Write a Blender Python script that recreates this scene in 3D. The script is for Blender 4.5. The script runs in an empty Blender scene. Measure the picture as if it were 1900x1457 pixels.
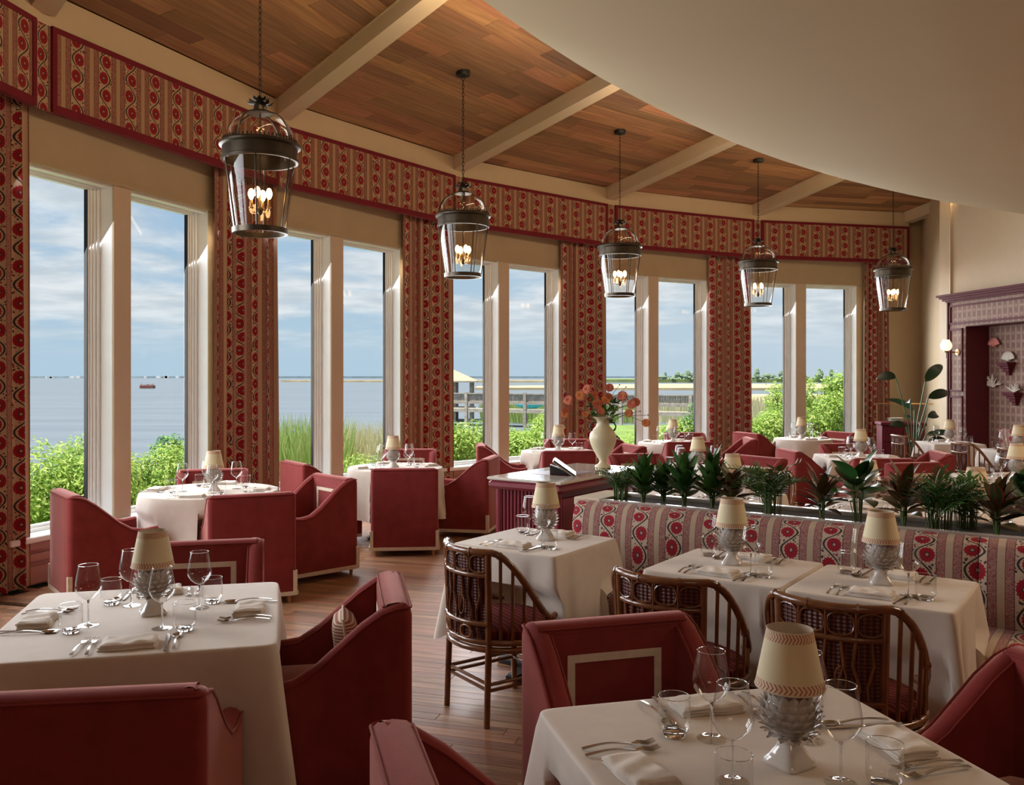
import bpy, math, random
from math import sin, cos, pi, radians, sqrt, atan2, hypot, floor, exp
from mathutils import Vector, Matrix
random.seed(7)
SC = bpy.context.scene
COL = SC.collection

# ------------------------------------------------------------------ camera
cam_d = bpy.data.cameras.new('camera')
cam = bpy.data.objects.new('camera', cam_d); COL.objects.link(cam)
cam.location = (0, 0, 1.70); cam.rotation_euler = (radians(90), 0, 0)
cam_d.sensor_width = 36.0; cam_d.lens = 1655 * 36 / 1900
cam_d.shift_x = 29 / 1900; cam_d.shift_y = -28.5 / 1900
cam_d.clip_start = 0.05; cam_d.clip_end = 6000
SC.camera = cam

# ------------------------------------------------------------------ view
SC.view_settings.view_transform = 'Standard'
SC.view_settings.look = 'None'
SC.view_settings.gamma = 1.0
SC.view_settings.use_curve_mapping = False
SC.view_settings.exposure = 0.0
SC.cycles.max_bounces = 10
SC.cycles.transparent_max_bounces = 24
SC.cycles.caustics_reflective = False
SC.cycles.caustics_refractive = False
SC.cycles.sample_clamp_indirect = 4.0

# ------------------------------------------------------------------ little node language
class V:
    def __init__(s, nt, k): s.nt, s.k = nt, k
    def m(s, op, *o, clamp=False):
        n = s.nt.nodes.new('ShaderNodeMath'); n.operation = op; n.use_clamp = clamp
        for i, x in enumerate((s,) + o):
            if isinstance(x, V): s.nt.links.new(x.k, n.inputs[i])
            else: n.inputs[i].default_value = float(x)
        return V(s.nt, n.outputs[0])
    def __add__(s, o): return s.m('ADD', o)
    __radd__ = __add__
    def __sub__(s, o): return s.m('SUBTRACT', o)
    def __rsub__(s, o): return (s * -1) + o
    def __mul__(s, o): return s.m('MULTIPLY', o)
    __rmul__ = __mul__
    def __truediv__(s, o): return s.m('DIVIDE', o)
    def lt(s, o): return s.m('LESS_THAN', o)
    def gt(s, o): return s.m('GREATER_THAN', o)
    def fr(s): return s.m('FRACT')
    def fl(s): return s.m('FLOOR')
    def ab(s): return s.m('ABSOLUTE')
    def cos(s): return s.m('COSINE')
    def sin(s): return s.m('SINE')
    def sqrt(s): return s.m('SQRT')
    def pw(s, e): return s.m('POWER', e)
    def mn(s, o): return s.m('MINIMUM', o)
    def mx(s, o): return s.m('MAXIMUM', o)
    def sat(s): return s.m('ADD', 0.0, clamp=True)
    def step(s, a, b):
        n = s.nt.nodes.new('ShaderNodeMapRange'); n.interpolation_type = 'SMOOTHSTEP'
        s.nt.links.new(s.k, n.inputs[0]); n.inputs[1].default_value = a; n.inputs[2].default_value = b
        return V(s.nt, n.outputs[0])

def rgb(nt, c):
    n = nt.nodes.new('ShaderNodeRGB'); n.outputs[0].default_value = (*c, 1); return V(nt, n.outputs[0])
def mix(nt, fac, a, b):
    n = nt.nodes.new('ShaderNodeMix'); n.data_type = 'RGBA'
    for i, x in ((0, fac), (6, a), (7, b)):
        if isinstance(x, V): nt.links.new(x.k, n.inputs[i])
        elif isinstance(x, (tuple, list)): n.inputs[i].default_value = (*x, 1)
        else: n.inputs[i].default_value = x
    return V(nt, n.outputs[2])
def sep(nt, vec):
    n = nt.nodes.new('ShaderNodeSeparateXYZ'); nt.links.new(vec.k, n.inputs[0])
    return [V(nt, n.outputs[i]) for i in range(3)]
def comb(nt, x, y, z):
    n = nt.nodes.new('ShaderNodeCombineXYZ')
    for i, a in enumerate((x, y, z)):
        if isinstance(a, V): nt.links.new(a.k, n.inputs[i])
        else: n.inputs[i].default_value = a
    return V(nt, n.outputs[0])
def coord(nt, kind='Object'):
    n = nt.nodes.new('ShaderNodeTexCoord'); return V(nt, n.outputs[kind])
def noise(nt, vec, scale, detail=4, rough=.5, dist=0.0, out=0):
    n = nt.nodes.new('ShaderNodeTexNoise'); n.inputs['Scale'].default_value = scale
    n.inputs['Detail'].default_value = detail; n.inputs['Roughness'].default_value = rough
    n.inputs['Distortion'].default_value = dist
    if vec: nt.links.new(vec.k, n.inputs['Vector'])
    return V(nt, n.outputs[out])
def voro(nt, vec, scale, feature='F1', out='Distance'):
    n = nt.nodes.new('ShaderNodeTexVoronoi'); n.feature = feature; n.inputs['Scale'].default_value = scale
    if vec: nt.links.new(vec.k, n.inputs['Vector'])
    return V(nt, n.outputs[out])
def objrand(nt):
    return V(nt, nt.nodes.new('ShaderNodeObjectInfo').outputs['Random'])

# ------------------------------------------------------------------ world: sky with clouds
W = bpy.data.worlds.new('sky'); SC.world = W; W.use_nodes = True
nt = W.node_tree; nt.nodes.clear()
d = coord(nt, 'Generated'); X, Y, Z = sep(nt, d)
zc = Z.mx(0.0)
base = mix(nt, zc.step(0.0, 0.40), (.47, .63, .77), (.25, .43, .72))
base = mix(nt, (X + .25).step(0.0, .75) * .75, base, (.58, .67, .77))
den = zc + 0.10
p = comb(nt, X / den * 1.0, Y / den * 1.0, 0.0)
n1 = noise(nt, p, 1.15, 8, .58, .35)
n2 = noise(nt, p, .5, 3, .5)
cov = ((n1 * .80 + n2 * .40) + X * .07).step(.475, .63)
cloud = mix(nt, noise(nt, p, 3.1, 5, .5).step(.3, .7), (.60, .66, .73), (.88, .90, .93))
skyc = mix(nt, cov * (zc.step(.012, .085) * .92), base, cloud)
bg = nt.nodes.new('ShaderNodeBackground'); nt.links.new(skyc.k, bg.inputs[0]); bg.inputs[1].default_value = 1.0
wo = nt.nodes.new('ShaderNodeOutputWorld'); nt.links.new(bg.outputs[0], wo.inputs[0])

# ------------------------------------------------------------------ sun and soft daylight / room light
def lamp(name, kind, loc, energy, color, target=None, **kw):
    L = bpy.data.lights.new(name, kind); L.energy = energy; L.color = color
    for k, v in kw.items(): setattr(L, k, v)
    o = bpy.data.objects.new(name, L); COL.objects.link(o); o.location = loc
    if target is not None:
        o.rotation_euler = (Vector(target) - Vector(loc)).to_track_quat('-Z', 'Y').to_euler()
    return o
sun = lamp('sun', 'SUN', (-20, -8, 60), 9.5, (1.0, .95, .86), (0, 0, 0), angle=radians(1.2))

# plan of the curved window wall
HB = 2.17
CX, CY, RAD = 4.372 * HB, 1.581 * HB, 6.304 * HB
STEP, A0 = 13.445, 163.981
HALF = radians(STEP / 2)
def ring(k, off=0.0):
    """corner k of the faceted wall, pushed out by off metres"""
    a = radians(A0 - STEP * k); r = RAD + off / cos(HALF)
    return Vector((CX + r * cos(a), CY + r * sin(a), 0))
WSH = 0.815            # window bays are turned against the valance joints
def wring(k, off=0.0): return ring(k - 1 + WSH, off)
# one soft daylight panel per window bay, standing just outside the glass
for k in range(-1, 5):
    a, b = wring(k, .75), wring(k + 1, .75)
    c = (a + b) / 2; inward = Vector((CX, CY, 0)) - c; inward.normalize()
    lamp('daylight', 'AREA', (c.x, c.y, 2.1), 175, (.95, .96, 1.0), (c.x + inward.x, c.y + inward.y, 1.55),
         shape='RECTANGLE', size=2.6, size_y=2.9, spread=radians(145))
# unseen warm fill strips added by the dropped ceiling's rim to brighten planks and fascia
for ca in (112, 123, 134, 145, 156):
    ca = radians(ca); rx_, ry_ = cos(ca), sin(ca)
    o = lamp('rim_fill', 'AREA', (14.9 + 17.95 * rx_, -2.03 + 17.95 * ry_, 4.72), 19, (1.0, .74, .46), (14.9 + 21.5 * rx_, -2.03 + 21.5 * ry_, 5.0),
             shape='RECTANGLE', size=2.6, size_y=.12)
# warm inner-room light from unseen lamps; the last is fill added behind the camera
for (x, y, e) in ((5.2, 4.0, 108), (7.0, 7.5, 55), (.5, -2.6, 42)):
    lamp('warm_room_fill', 'AREA', (x, y, 3.6), e, (1.0, .76, .52), (x, y, 0), shape='DISK', size=2.2)
# ------------------------------------------------------------------ materials
MATS = {}
def newmat(name):
    m = bpy.data.materials.new(name); m.use_nodes = True
    nt = m.node_tree; bs = nt.nodes['Principled BSDF']; MATS[name] = m
    return m, nt, bs
def link(nt, v, sock): nt.links.new(v.k, sock)
def bump(nt, bs, h, strength=.2, dist=.01):
    b = nt.nodes.new('ShaderNodeBump'); b.inputs['Strength'].default_value = strength; b.inputs['Distance'].default_value = dist
    nt.links.new(h.k, b.inputs['Height']); nt.links.new(b.outputs[0], bs.inputs['Normal'])
def plain(name, col, rough=.5, metal=0.0, var=.06, scale=6.0, bmp=0.0, bscale=80, spec=.5, sheen=0.0, sheen_col=(1, 1, 1), coat=0.0):
    m, nt, bs = newmat(name)
    c = coord(nt)
    n = noise(nt, c, scale, 4)
    lo = tuple(max(0, x * (1 - var * 2)) for x in col); hi = tuple(min(1, x * (1 + var * 2)) for x in col)
    link(nt, mix(nt, n, lo, hi), bs.inputs['Base Color'])
    bs.inputs['Roughness'].default_value = rough; bs.inputs['Metallic'].default_value = metal
    bs.inputs['Specular IOR Level'].default_value = spec
    if sheen:
        bs.inputs['Sheen Weight'].default_value = sheen; bs.inputs['Sheen Roughness'].default_value = .35
        bs.inputs['Sheen Tint'].default_value = (*sheen_col, 1)
    if coat: bs.inputs['Coat Weight'].default_value = coat; bs.inputs['Coat Roughness'].default_value = .08
    if bmp: bump(nt, bs, noise(nt, c, bscale, 5, .6), bmp, .004)
    return m

plain('cream_paint', (.58, .45, .29), .55, var=.03)
plain('soffit_paint', (.50, .39, .225), .75, var=.02, scale=1.2)
plain('white_paint', (.86, .90, .91), .4, var=.03)
plain('post_paint', (.54, .42, .31), .5, var=.03)
plain('base_paint', (.42, .20, .18), .5)
plain('shade_cloth', (.43, .335, .22), .9, var=.05, scale=3, bmp=.15, bscale=300)
plain('velvet', (.215, .031, .029), .85, var=.16, scale=9, bmp=.25, bscale=220, spec=.15, sheen=.80, sheen_col=(1.0, .56, .50))
plain('velvet_trim', (.16, .012, .022), .8, var=.1, spec=.2, sheen=.3, sheen_col=(1, .5, .5))
plain('tape', (.66, .55, .42), .85, var=.1, scale=30, bmp=.2, bscale=400)
plain('linen', (.64, .55, .47), .62, var=.045, scale=14, bmp=.12, bscale=260, spec=.25, sheen=.25)
plain('napkin', (.74, .67, .60), .9, var=.06, scale=22, bmp=.4, bscale=120)
plain('leg_wood', (.45, .22, .10), .45, var=.2)
plain('bamboo', (.165, .060, .022), .26, var=.35, scale=14, coat=.5)
plain('bamboo_tan', (.36, .15, .055), .3, var=.3, scale=14)
plain('ceramic', (.66, .62, .58), .13, var=.08, scale=20, coat=.6)
plain('ceramic_leaf', (.54, .48, .43), .16, var=.22, scale=40, coat=.5)
plain('silver', (.50, .46, .42), .16, metal=1, var=.05)
plain('bronze', (.085, .068, .048), .35, metal=.8, var=.25)
plain('black_iron', (.018, .016, .014), .45, metal=.6, var=.2)
plain('brass', (.60, .36, .16), .25, metal=1, var=.08)
plain('marble_trim', (.40, .35, .31), .15, var=.12, scale=5, coat=.4)
plain('marble', (.66, .62, .57), .12, var=.10, scale=4, coat=.5)
plain('host_red', (.20, .022, .040), .3, var=.06, coat=.3)
plain('host_dark', (.10, .012, .024), .35, var=.06)
plain('maroon', (.105, .010, .018), .55, var=.08, spec=.2)
plain('maroon_deep', (.105, .008, .014), .6, var=.08)
plain('vase_clay', (.60, .53, .35), .42, var=.12, scale=7)
plain('stem_green', (.10, .15, .04), .6, var=.2)
plain('bud_dark', (.04, .025, .02), .6)
plain('tablet_black', (.03, .032, .036), .25)
plain('tablet_edge', (.42, .38, .33), .3, metal=.7)
plain('soil', (.035, .028, .02), .9)
plain('plate_white', (.68, .65, .58), .25)
plain('shell_pink', (.68, .24, .20), .5, var=.15, scale=30)
plain('coral_white', (.72, .66, .58), .8, var=.12, scale=40, bmp=.5)
plain('sage_panel', (.42, .40, .26), .5)
plain('bark', (.12, .085, .055), .9, var=.3)
plain('roof_tan', (.44, .33, .22), .9, var=.15)
plain('boat_red', (.20, .07, .05), .8)
plain('kayak', (.02, .42, .52), .4)
plain('house_white', (.75, .76, .76), .7)
plain('car_white', (.8, .8, .82), .3)
plain('car_red', (.5, .03, .04), .3)

def glassy(name, tint, gloss_rough=.02, base_refl=.04, edge=.9, power=3.2):
    """thin-walled glass: straight-through transmission with Fresnel-like reflection"""
    m = bpy.data.materials.new(name); m.use_nodes = True; MATS[name] = m
    nt = m.node_tree; nt.nodes.clear()
    o = nt.nodes.new('ShaderNodeOutputMaterial'); t = nt.nodes.new('ShaderNodeBsdfTransparent')
    t.inputs[0].default_value = (*tint, 1)
    g = nt.nodes.new('ShaderNodeBsdfGlossy'); g.inputs['Roughness'].default_value = gloss_rough
    lw = nt.nodes.new('ShaderNodeLayerWeight'); lw.inputs[0].default_value = .5
    f = (V(nt, lw.outputs['Facing']).pw(power) * edge + base_refl).sat()
    mx = nt.nodes.new('ShaderNodeMixShader'); nt.links.new(f.k, mx.inputs[0])
    nt.links.new(t.outputs[0], mx.inputs[1]); nt.links.new(g.outputs[0], mx.inputs[2])
    nt.links.new(mx.outputs[0], o.inputs[0])
    return m
glassy('pane', (.97, .985, .98), .0, .006, .16, 4)
glassy('wine_glass', (.975, .975, .97), .03, .045, .75, 2.6)
glassy('lantern_glass', (.93, .89, .84), .03, .05, .6, 3)
m = bpy.data.materials.new('solid_glass'); m.use_nodes = True; MATS['solid_glass'] = m
b = m.node_tree.nodes['Principled BSDF']; b.inputs['Transmission Weight'].default_value = 1; b.inputs['Roughness'].default_value = .02; b.inputs['IOR'].default_value = 1.45

def emitter(name, col, strength, base=(.8, .8, .8)):
    m, nt, bs = newmat(name)
    bs.inputs['Base Color'].default_value = (*base, 1)
    bs.inputs['Emission Color'].default_value = (*col, 1); bs.inputs['Emission Strength'].default_value = strength
    return m
emitter('bulb', (1.0, .58, .22), 26)
emitter('sconce_globe', (1.0, .86, .62), 1.15)

# lamp shade: cream card stitched with red chevrons along both rims (v = height 0..1, u = angle 0..1)
m, nt, bs = newmat('lamp_shade')
U, Vv, _ = sep(nt, coord(nt, 'UV'))
band = ((Vv - .5).ab()).gt(.335)
near = ((Vv - .5).ab() - .415).ab()
chev = ((U * 44 + near * 9.5).fr() - .5).ab().lt(.19)
rim = ((Vv - .5).ab()).lt(.492)
c = mix(nt, band * chev * rim, (.72, .62, .40), (.33, .06, .035))
c = mix(nt, band * .18, c, (.70, .40, .28))
link(nt, c, bs.inputs['Base Color']); bs.inputs['Roughness'].default_value = .7
bs.inputs['Emission Strength'].default_value = 0

# woods
def wood(name, dark, light, rough, grain=(1.5, 22, 22), objvar=.5, coat=0.0, stretch_z=1):
    m, nt, bs = newmat(name)
    c = coord(nt)
    mp = nt.nodes.new('ShaderNodeMapping'); mp.inputs['Scale'].default_value = grain
    nt.links.new(c.k, mp.inputs[0])
    r = objrand(nt)
    off = nt.nodes.new('ShaderNodeVectorMath'); off.operation = 'ADD'
    nt.links.new(mp.outputs[0], off.inputs[0]); link(nt, comb(nt, r * 37.0, r * 91.0, 0.0), off.inputs[1])
    n = noise(nt, V(nt, off.outputs[0]), 1.0, 6, .62, .6)
    col = mix(nt, n.step(.25, .75), dark, light)
    hsv = nt.nodes.new('ShaderNodeHueSaturation')
    link(nt, r * objvar + (1 - objvar * .5), hsv.inputs['Value']); link(nt, (r * 7.3).fr() * .02 + .49, hsv.inputs['Hue'])
    nt.links.new(col.k, hsv.inputs['Color']); nt.links.new(hsv.outputs[0], bs.inputs['Base Color'])
    bs.inputs['Roughness'].default_value = rough
    if coat: bs.inputs['Coat Weight'].default_value = coat; bs.inputs['Coat Roughness'].default_value = .15
    bump(nt, bs, n, .12, .003)
    return m
wood('floor_wood', (.20, .085, .038), (.48, .245, .13), .46, (1.6, 26, 26), .45, .15)
wood('ceiling_wood', (.225, .098, .038), (.40, .195, .088), .55, (1.2, 24, 24), .75)
wood('dock_wood', (.26, .22, .18), (.46, .41, .35), .9, (1, 8, 8), .3)

# block-printed stripe fabric (u, v in metres)
def fabric(name, P, shift=0.0, rough=.85, tone=(1, 1, 1)):
    m, nt, bs = newmat(name)
    u, v, _ = sep(nt, coord(nt, 'UV'))
    U = u / P + shift; Q = v / P
    fu = U.fr(); dx0 = fu - .5
    col_id = U.fl()
    Qs = Q + (col_id * .5).fr() * .5
    cell = (Qs * 2.0).fl(); side = 1.0 - ((cell * .5).fr() * 4.0)
    dx = dx0 - side * .055; dy = ((Qs * 2.0).fr() - .5) * .5
    r = (dx * dx + dy * dy * .8).sqrt()
    th = dy.m('ARCTAN2', dx)
    pet = (th * 15.0).cos() * .013 + .165
    flower = r.lt(pet)
    halo = r.lt(.200)
    rays = ((th * 15.0).cos().lt(-.55)) * r.gt(.055)
    core = r.lt(.032); ringd = r.lt(.055)
    uv = comb(nt, U, Qs, 0.0)
    sp = voro(nt, uv, 13.0); sp2 = voro(nt, uv, 17.0, out='Color')
    s2 = sep(nt, sp2)[0]
    cream, dark = (.52, .41, .30), (.045, .032, .034)
    red, dred = (.36, .016, .030), (.16, .006, .016)
    pink, dpink = (.28, .125, .112), (.20, .075, .078)
    floral = mix(nt, sp.lt(.36), cream, dark)
    floral = mix(nt, sp.lt(.36) * s2.gt(.72), floral, red)
    vx = (Qs * (2 * pi)).sin() * -.185
    vine = (dx0 - vx).ab()
    floral = mix(nt, vine.lt(.055), floral, cream)
    floral = mix(nt, halo, floral, cream)
    floral = mix(nt, vine.lt(.026), floral, dark)
    floral = mix(nt, flower, floral, red)
    floral = mix(nt, flower * rays, floral, dred)
    floral = mix(nt, flower * ringd, floral, dark)
    floral = mix(nt, flower * core, floral, (.55, .24, .2))
    vo = voro(nt, uv, 15.0, 'DISTANCE_TO_EDGE'); v1 = voro(nt, uv, 9.0)
    pk = mix(nt, vo.lt(.07), pink, (.39, .23, .18))
    pk = mix(nt, v1.lt(.22), pk, (.30, .03, .05))
    pk = mix(nt, v1.lt(.10), pk, (.48, .3, .25))
    ad = dx0.ab()
    stripe = mix(nt, ad.lt(.425), (.47, .36, .25), pk)
    edge = ((ad - .247).ab()).lt(.012)
    edge2 = ((ad - .418).ab()).lt(.007)
    out = mix(nt, ad.lt(.24), stripe, floral)
    out = mix(nt, edge * ((Q * 26.0).fr().gt(.4)), out, dark)
    out = mix(nt, edge2, out, dpink)
    tn = nt.nodes.new('ShaderNodeMix'); tn.data_type = 'RGBA'; tn.blend_type = 'MULTIPLY'; tn.inputs[0].default_value = 1
    nt.links.new(out.k, tn.inputs[6]); tn.inputs[7].default_value = (*tone, 1); out = V(nt, tn.outputs[2])
    link(nt, out, bs.inputs['Base Color'])
    bs.inputs['Roughness'].default_value = rough; bs.inputs['Specular IOR Level'].default_value = .2
    bs.inputs['Sheen Weight'].default_value = .1
    bump(nt, bs, noise(nt, coord(nt), 350, 2), .15, .002)
    return m
fabric('print_valance', .292, .33, tone=(.84, .72, .60))
fabric('print_curtain', .292, .1, tone=(.92, .80, .74))
fabric('print_seat', .230, .4, tone=(.96, .95, .98))

# niche wallpaper: upright framed blocks in brick bond, each with dots
m, nt, bs = newmat('wallpaper')
u, v, _ = sep(nt, coord(nt, 'UV'))
U = u / .115; colid = U.fl(); Q = v / .25 + (colid * .5).fr()
fx = U.fr() - .5; fy = Q.fr() - .5
gx = .5 - fx.ab(); gy = (.5 - fy.ab()) * 2.05
g = gx.mn(gy)
line = g.lt(.06)
frame2 = (g - .15).ab().lt(.022)
dd = (fx * fx + (fy * 2.05).m('POWER', 2.0)).sqrt()
dot = dd.lt(.07); dring = (dd - .17).ab().lt(.03)
uvv = comb(nt, U, Q * 2.0, 0.0)
dots = voro(nt, uvv, 5.0).lt(.2)
baseP, lineP = (.20, .105, .080), (.42, .285, .22)
c = mix(nt, dots, baseP, (.32, .20, .155))
c = mix(nt, (frame2.mx(dring)).mx(dot), c, lineP); c = mix(nt, line, c, lineP)
link(nt, c, bs.inputs['Base Color']); bs.inputs['Roughness'].default_value = .7

# corded seat pad and striped pillow
m, nt, bs = newmat('corded_red')
x, y, z = sep(nt, coord(nt))
s = ((y + x * .15) * 210.0).sin()
link(nt, mix(nt, s.step(-.6, .8), (.07, .008, .008), (.19, .022, .020)), bs.inputs['Base Color'])
bs.inputs['Roughness'].default_value = .8; bs.inputs['Specular IOR Level'].default_value = .2; bump(nt, bs, s, .4, .004)
m, nt, bs = newmat('wicker_red')
x, y, z = sep(nt, coord(nt))
s = (z * 420.0).sin(); t = (x * 300.0).sin()
link(nt, mix(nt, (t * .8 + s * .3).step(-.7, .9), (.045, .010, .007), (.13, .032, .021)), bs.inputs['Base Color'])
bs.inputs['Roughness'].default_value = .5; bump(nt, bs, t + s * .4, .6, .004)
m, nt, bs = newmat('ticking')
x, y, z = sep(nt, coord(nt))
s = (z * 480.0).sin()
link(nt, mix(nt, s.gt(.1), (.30, .10, .07), (.62, .50, .36)), bs.inputs['Base Color']); bs.inputs['Roughness'].default_value = .9

# leaves
def leafmat(name, dark, light, rough=.45, edge=None, trans=.25):
    m, nt, bs = newmat(name)
    r = objrand(nt)
    n = noise(nt, coord(nt, 'Object'), 3.0, 3)
    c = mix(nt, (n * .7 + r * .4).step(.2, .8), dark, light)
    if edge:
        U, Vv, _ = sep(nt, coord(nt, 'UV'))
        c = mix(nt, ((U - .5).ab()).step(.30, .48), c, edge)
        c = mix(nt, ((U - .5).ab()).lt(.035), c, edge)
    link(nt, c, bs.inputs['Base Color']); bs.inputs['Roughness'].default_value = rough
    bs.inputs['Subsurface Weight'].default_value = 0
    bs.inputs['Transmission Weight'].default_value = 0
    return m
leafmat('leaf_dark', (.010, .040, .012), (.035, .115, .025), .3)
leafmat('leaf_mid', (.015, .055, .012), (.06, .17, .03), .4)
leafmat('leaf_red', (.030, .050, .018), (.065, .090, .026), .3, edge=(.26, .045, .03))
leafmat('leaf_big', (.008, .030, .012), (.024, .075, .026), .35)
leafmat('petal_coral', (.52, .13, .085), (.74, .25, .15), .7)
leafmat('petal_orange', (.62, .19, .07), (.80, .33, .13), .7)

def foliage(name, a, b, c):
    m, nt, bs = newmat(name)
    g = nt.nodes.new('ShaderNodeNewGeometry'); r = V(nt, g.outputs['Random Per Island'])
    col = mix(nt, r.step(0, .6), a, b); col = mix(nt, r.step(.6, 1.0), col, c)
    bs.inputs['Roughness'].default_value = .55
    link(nt, col, bs.inputs['Base Color'])
    tr = nt.nodes.new('ShaderNodeBsdfTranslucent'); nt.links.new(col.k, tr.inputs[0])
    mx = nt.nodes.new('ShaderNodeMixShader'); mx.inputs[0].default_value = .35
    o = nt.nodes['Material Output']
    nt.links.new(bs.outputs[0], mx.inputs[1]); nt.links.new(tr.outputs[0], mx.inputs[2]); nt.links.new(mx.outputs[0], o.inputs[0])
foliage('bush_bright', (.20, .36, .05), (.38, .54, .11), (.54, .62, .20))
foliage('bush_deep', (.06, .19, .06), (.14, .32, .10), (.26, .44, .14))
foliage('reed', (.54, .55, .28), (.70, .64, .42), (.80, .72, .54))
foliage('reed_green', (.28, .42, .10), (.42, .54, .17), (.56, .56, .26))

# water, marsh, far shore
m, nt, bs = newmat('water')
c = coord(nt)
mp = nt.nodes.new('ShaderNodeMapping'); mp.inputs['Scale'].default_value = (.05, .35, 1); nt.links.new(c.k, mp.inputs[0])
n = noise(nt, V(nt, mp.outputs[0]), 1.0, 6, .6)
link(nt, mix(nt, n.step(.3, .7), (.120, .147, .180), (.150, .177, .21)), bs.inputs['Base Color'])
bs.inputs['Roughness'].default_value = .65; bs.inputs['Specular IOR Level'].default_value = .15; bump(nt, bs, n, .35, .2)
plain('marsh_tan', (.46, .36, .22), .95, var=.25, scale=.15)
plain('marsh_green', (.26, .32, .12), .95, var=.25, scale=.15)
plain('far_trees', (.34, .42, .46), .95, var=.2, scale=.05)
plain('shore_green', (.17, .23, .15), .95, var=.3, scale=.1)
plain('lawn', (.16, .24, .05), .95, var=.3, scale=1.5)
# ------------------------------------------------------------------ mesh helpers
class MB:
    def __init__(s): s.v, s.f, s.uv = [], [], []
    def add(s, verts, faces, uv=None, M=None):
        n = len(s.v)
        for i, p in enumerate(verts):
            p = Vector(p)
            if M is not None: p = M @ p
            s.v.append(p); s.uv.append(uv[i] if uv else (0.0, 0.0))
        s.f += [tuple(n + i for i in f) for f in faces]
        return s
    def box(s, x0, x1, y0, y1, z0, z1, M=None):
        v = [(x0, y0, z0), (x1, y0, z0), (x1, y1, z0), (x0, y1, z0), (x0, y0, z1), (x1, y0, z1), (x1, y1, z1), (x0, y1, z1)]
        uv = [(a[0] + a[1], a[2]) for a in v]
        return s.add(v, [(3, 2, 1, 0), (4, 5, 6, 7), (0, 1, 5, 4), (1, 2, 6, 5), (2, 3, 7, 6), (3, 0, 4, 7)], uv, M)
    def bbox(s, x0, x1, y0, y1, z0, z1, b=.01, M=None):
        """box with chamfered vertical and top/bottom edges"""
        L = []
        for (ins, z) in ((b, z0), (0, z0 + b), (0, z1 - b), (b, z1)):
            a0, a1, c0, c1 = x0 + ins, x1 - ins, y0 + ins, y1 - ins
            L.append([(a0 + b, c0, z), (a1 - b, c0, z), (a1, c0 + b, z), (a1, c1 - b, z), (a1 - b, c1, z), (a0 + b, c1, z), (a0, c1 - b, z), (a0, c0 + b, z)])
        v = [p for l in L for p in l]; f = []
        for i in range(3):
            for j in range(8): f.append((i * 8 + j, i * 8 + (j + 1) % 8, i * 8 + 8 + (j + 1) % 8, i * 8 + 8 + j))
        f.append(tuple(range(7, -1, -1))); f.append(tuple(range(24, 32)))
        return s.add(v, f, None, M)
    def lathe(s, prof, n=24, M=None, closed=True, sq=0.0, flute=0, fd=0.0):
        v, f, uv = [], [], []
        m = len(prof)
        for j in range(n + (0 if closed else 1)):
            a = 2 * pi * j / n
            k = 1.0 + (fd * cos(flute * a) if flute else 0.0)
            for i, (r, z) in enumerate(prof):
                v.append((r * k * cos(a), r * k * sin(a), z)); uv.append((j / n, i / (m - 1)))
        for j in range(n):
            j2 = (j + 1) % n if closed else j + 1
            for i in range(m - 1):
                if prof[i][0] < 1e-6 and prof[i + 1][0] < 1e-6: continue
                f.append((j * m + i, j2 * m + i, j2 * m + i + 1, j * m + i + 1))
        return s.add(v, f, uv, M)
    def tube(s, pts, r, n=6, cap=True, M=None, close=False):
        pts = [Vector(p) for p in pts]; m = len(pts)
        rr = r if isinstance(r, (list, tuple)) else [r] * m
        up = None; v, f = [], []
        for i, p in enumerate(pts):
            if close: t = pts[(i + 1) % m] - pts[i - 1]
            else: t = pts[min(i + 1, m - 1)] - pts[max(i - 1, 0)]
            if t.length < 1e-9: t = Vector((0, 0, 1))
            t.normalize()
            if up is None:
                up = Vector((0, 0, 1)) if abs(t.z) < .9 else Vector((1, 0, 0))
            a = up - t * up.dot(t)
            if a.length < 1e-6: a = t.orthogonal()
            a.normalize(); b = t.cross(a); up = a
            for j in range(n):
                q = 2 * pi * j / n
                v.append(p + (a * cos(q) + b * sin(q)) * rr[i])
        for i in range(m if close else m - 1):
            for j in range(n):
                i2 = (i + 1) % m
                f.append((i * n + j, i * n + (j + 1) % n, i2 * n + (j + 1) % n, i2 * n + j))
        if cap and not close:
            f.append(tuple(range(n - 1, -1, -1))); f.append(tuple((m - 1) * n + j for j in range(n)))
        return s.add(v, f, None, M)
    def grid(s, fn, nu, nv, uvfn=None, M=None, flip=False):
        v, uv, f = [], [], []
        for i in range(nu + 1):
            for j in range(nv + 1):
                a, b = i / nu, j / nv
                v.append(fn(a, b)); uv.append(uvfn(a, b) if uvfn else (a, b))
        for i in range(nu):
            for j in range(nv):
                q = (i * (nv + 1) + j, (i + 1) * (nv + 1) + j, (i + 1) * (nv + 1) + j + 1, i * (nv + 1) + j + 1)
                f.append(q[::-1] if flip else q)
        return s.add(v, f, uv, M)
    def quadstrip(s, loops, close=True, cap0=False, cap1=False, uvs=None):
        m = len(loops[0]); v = [p for l in loops for p in l]; f = []
        for i in range(len(loops) - 1):
            for j in range(m if close else m - 1):
                j2 = (j + 1) % m
                f.append((i * m + j, i * m + j2, i * m + m + j2, i * m + m + j))
        if cap0: f.append(tuple(range(m - 1, -1, -1)))
        if cap1: f.append(tuple((len(loops) - 1) * m + j for j in range(m)))
        return s.add(v, f, uvs)
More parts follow.
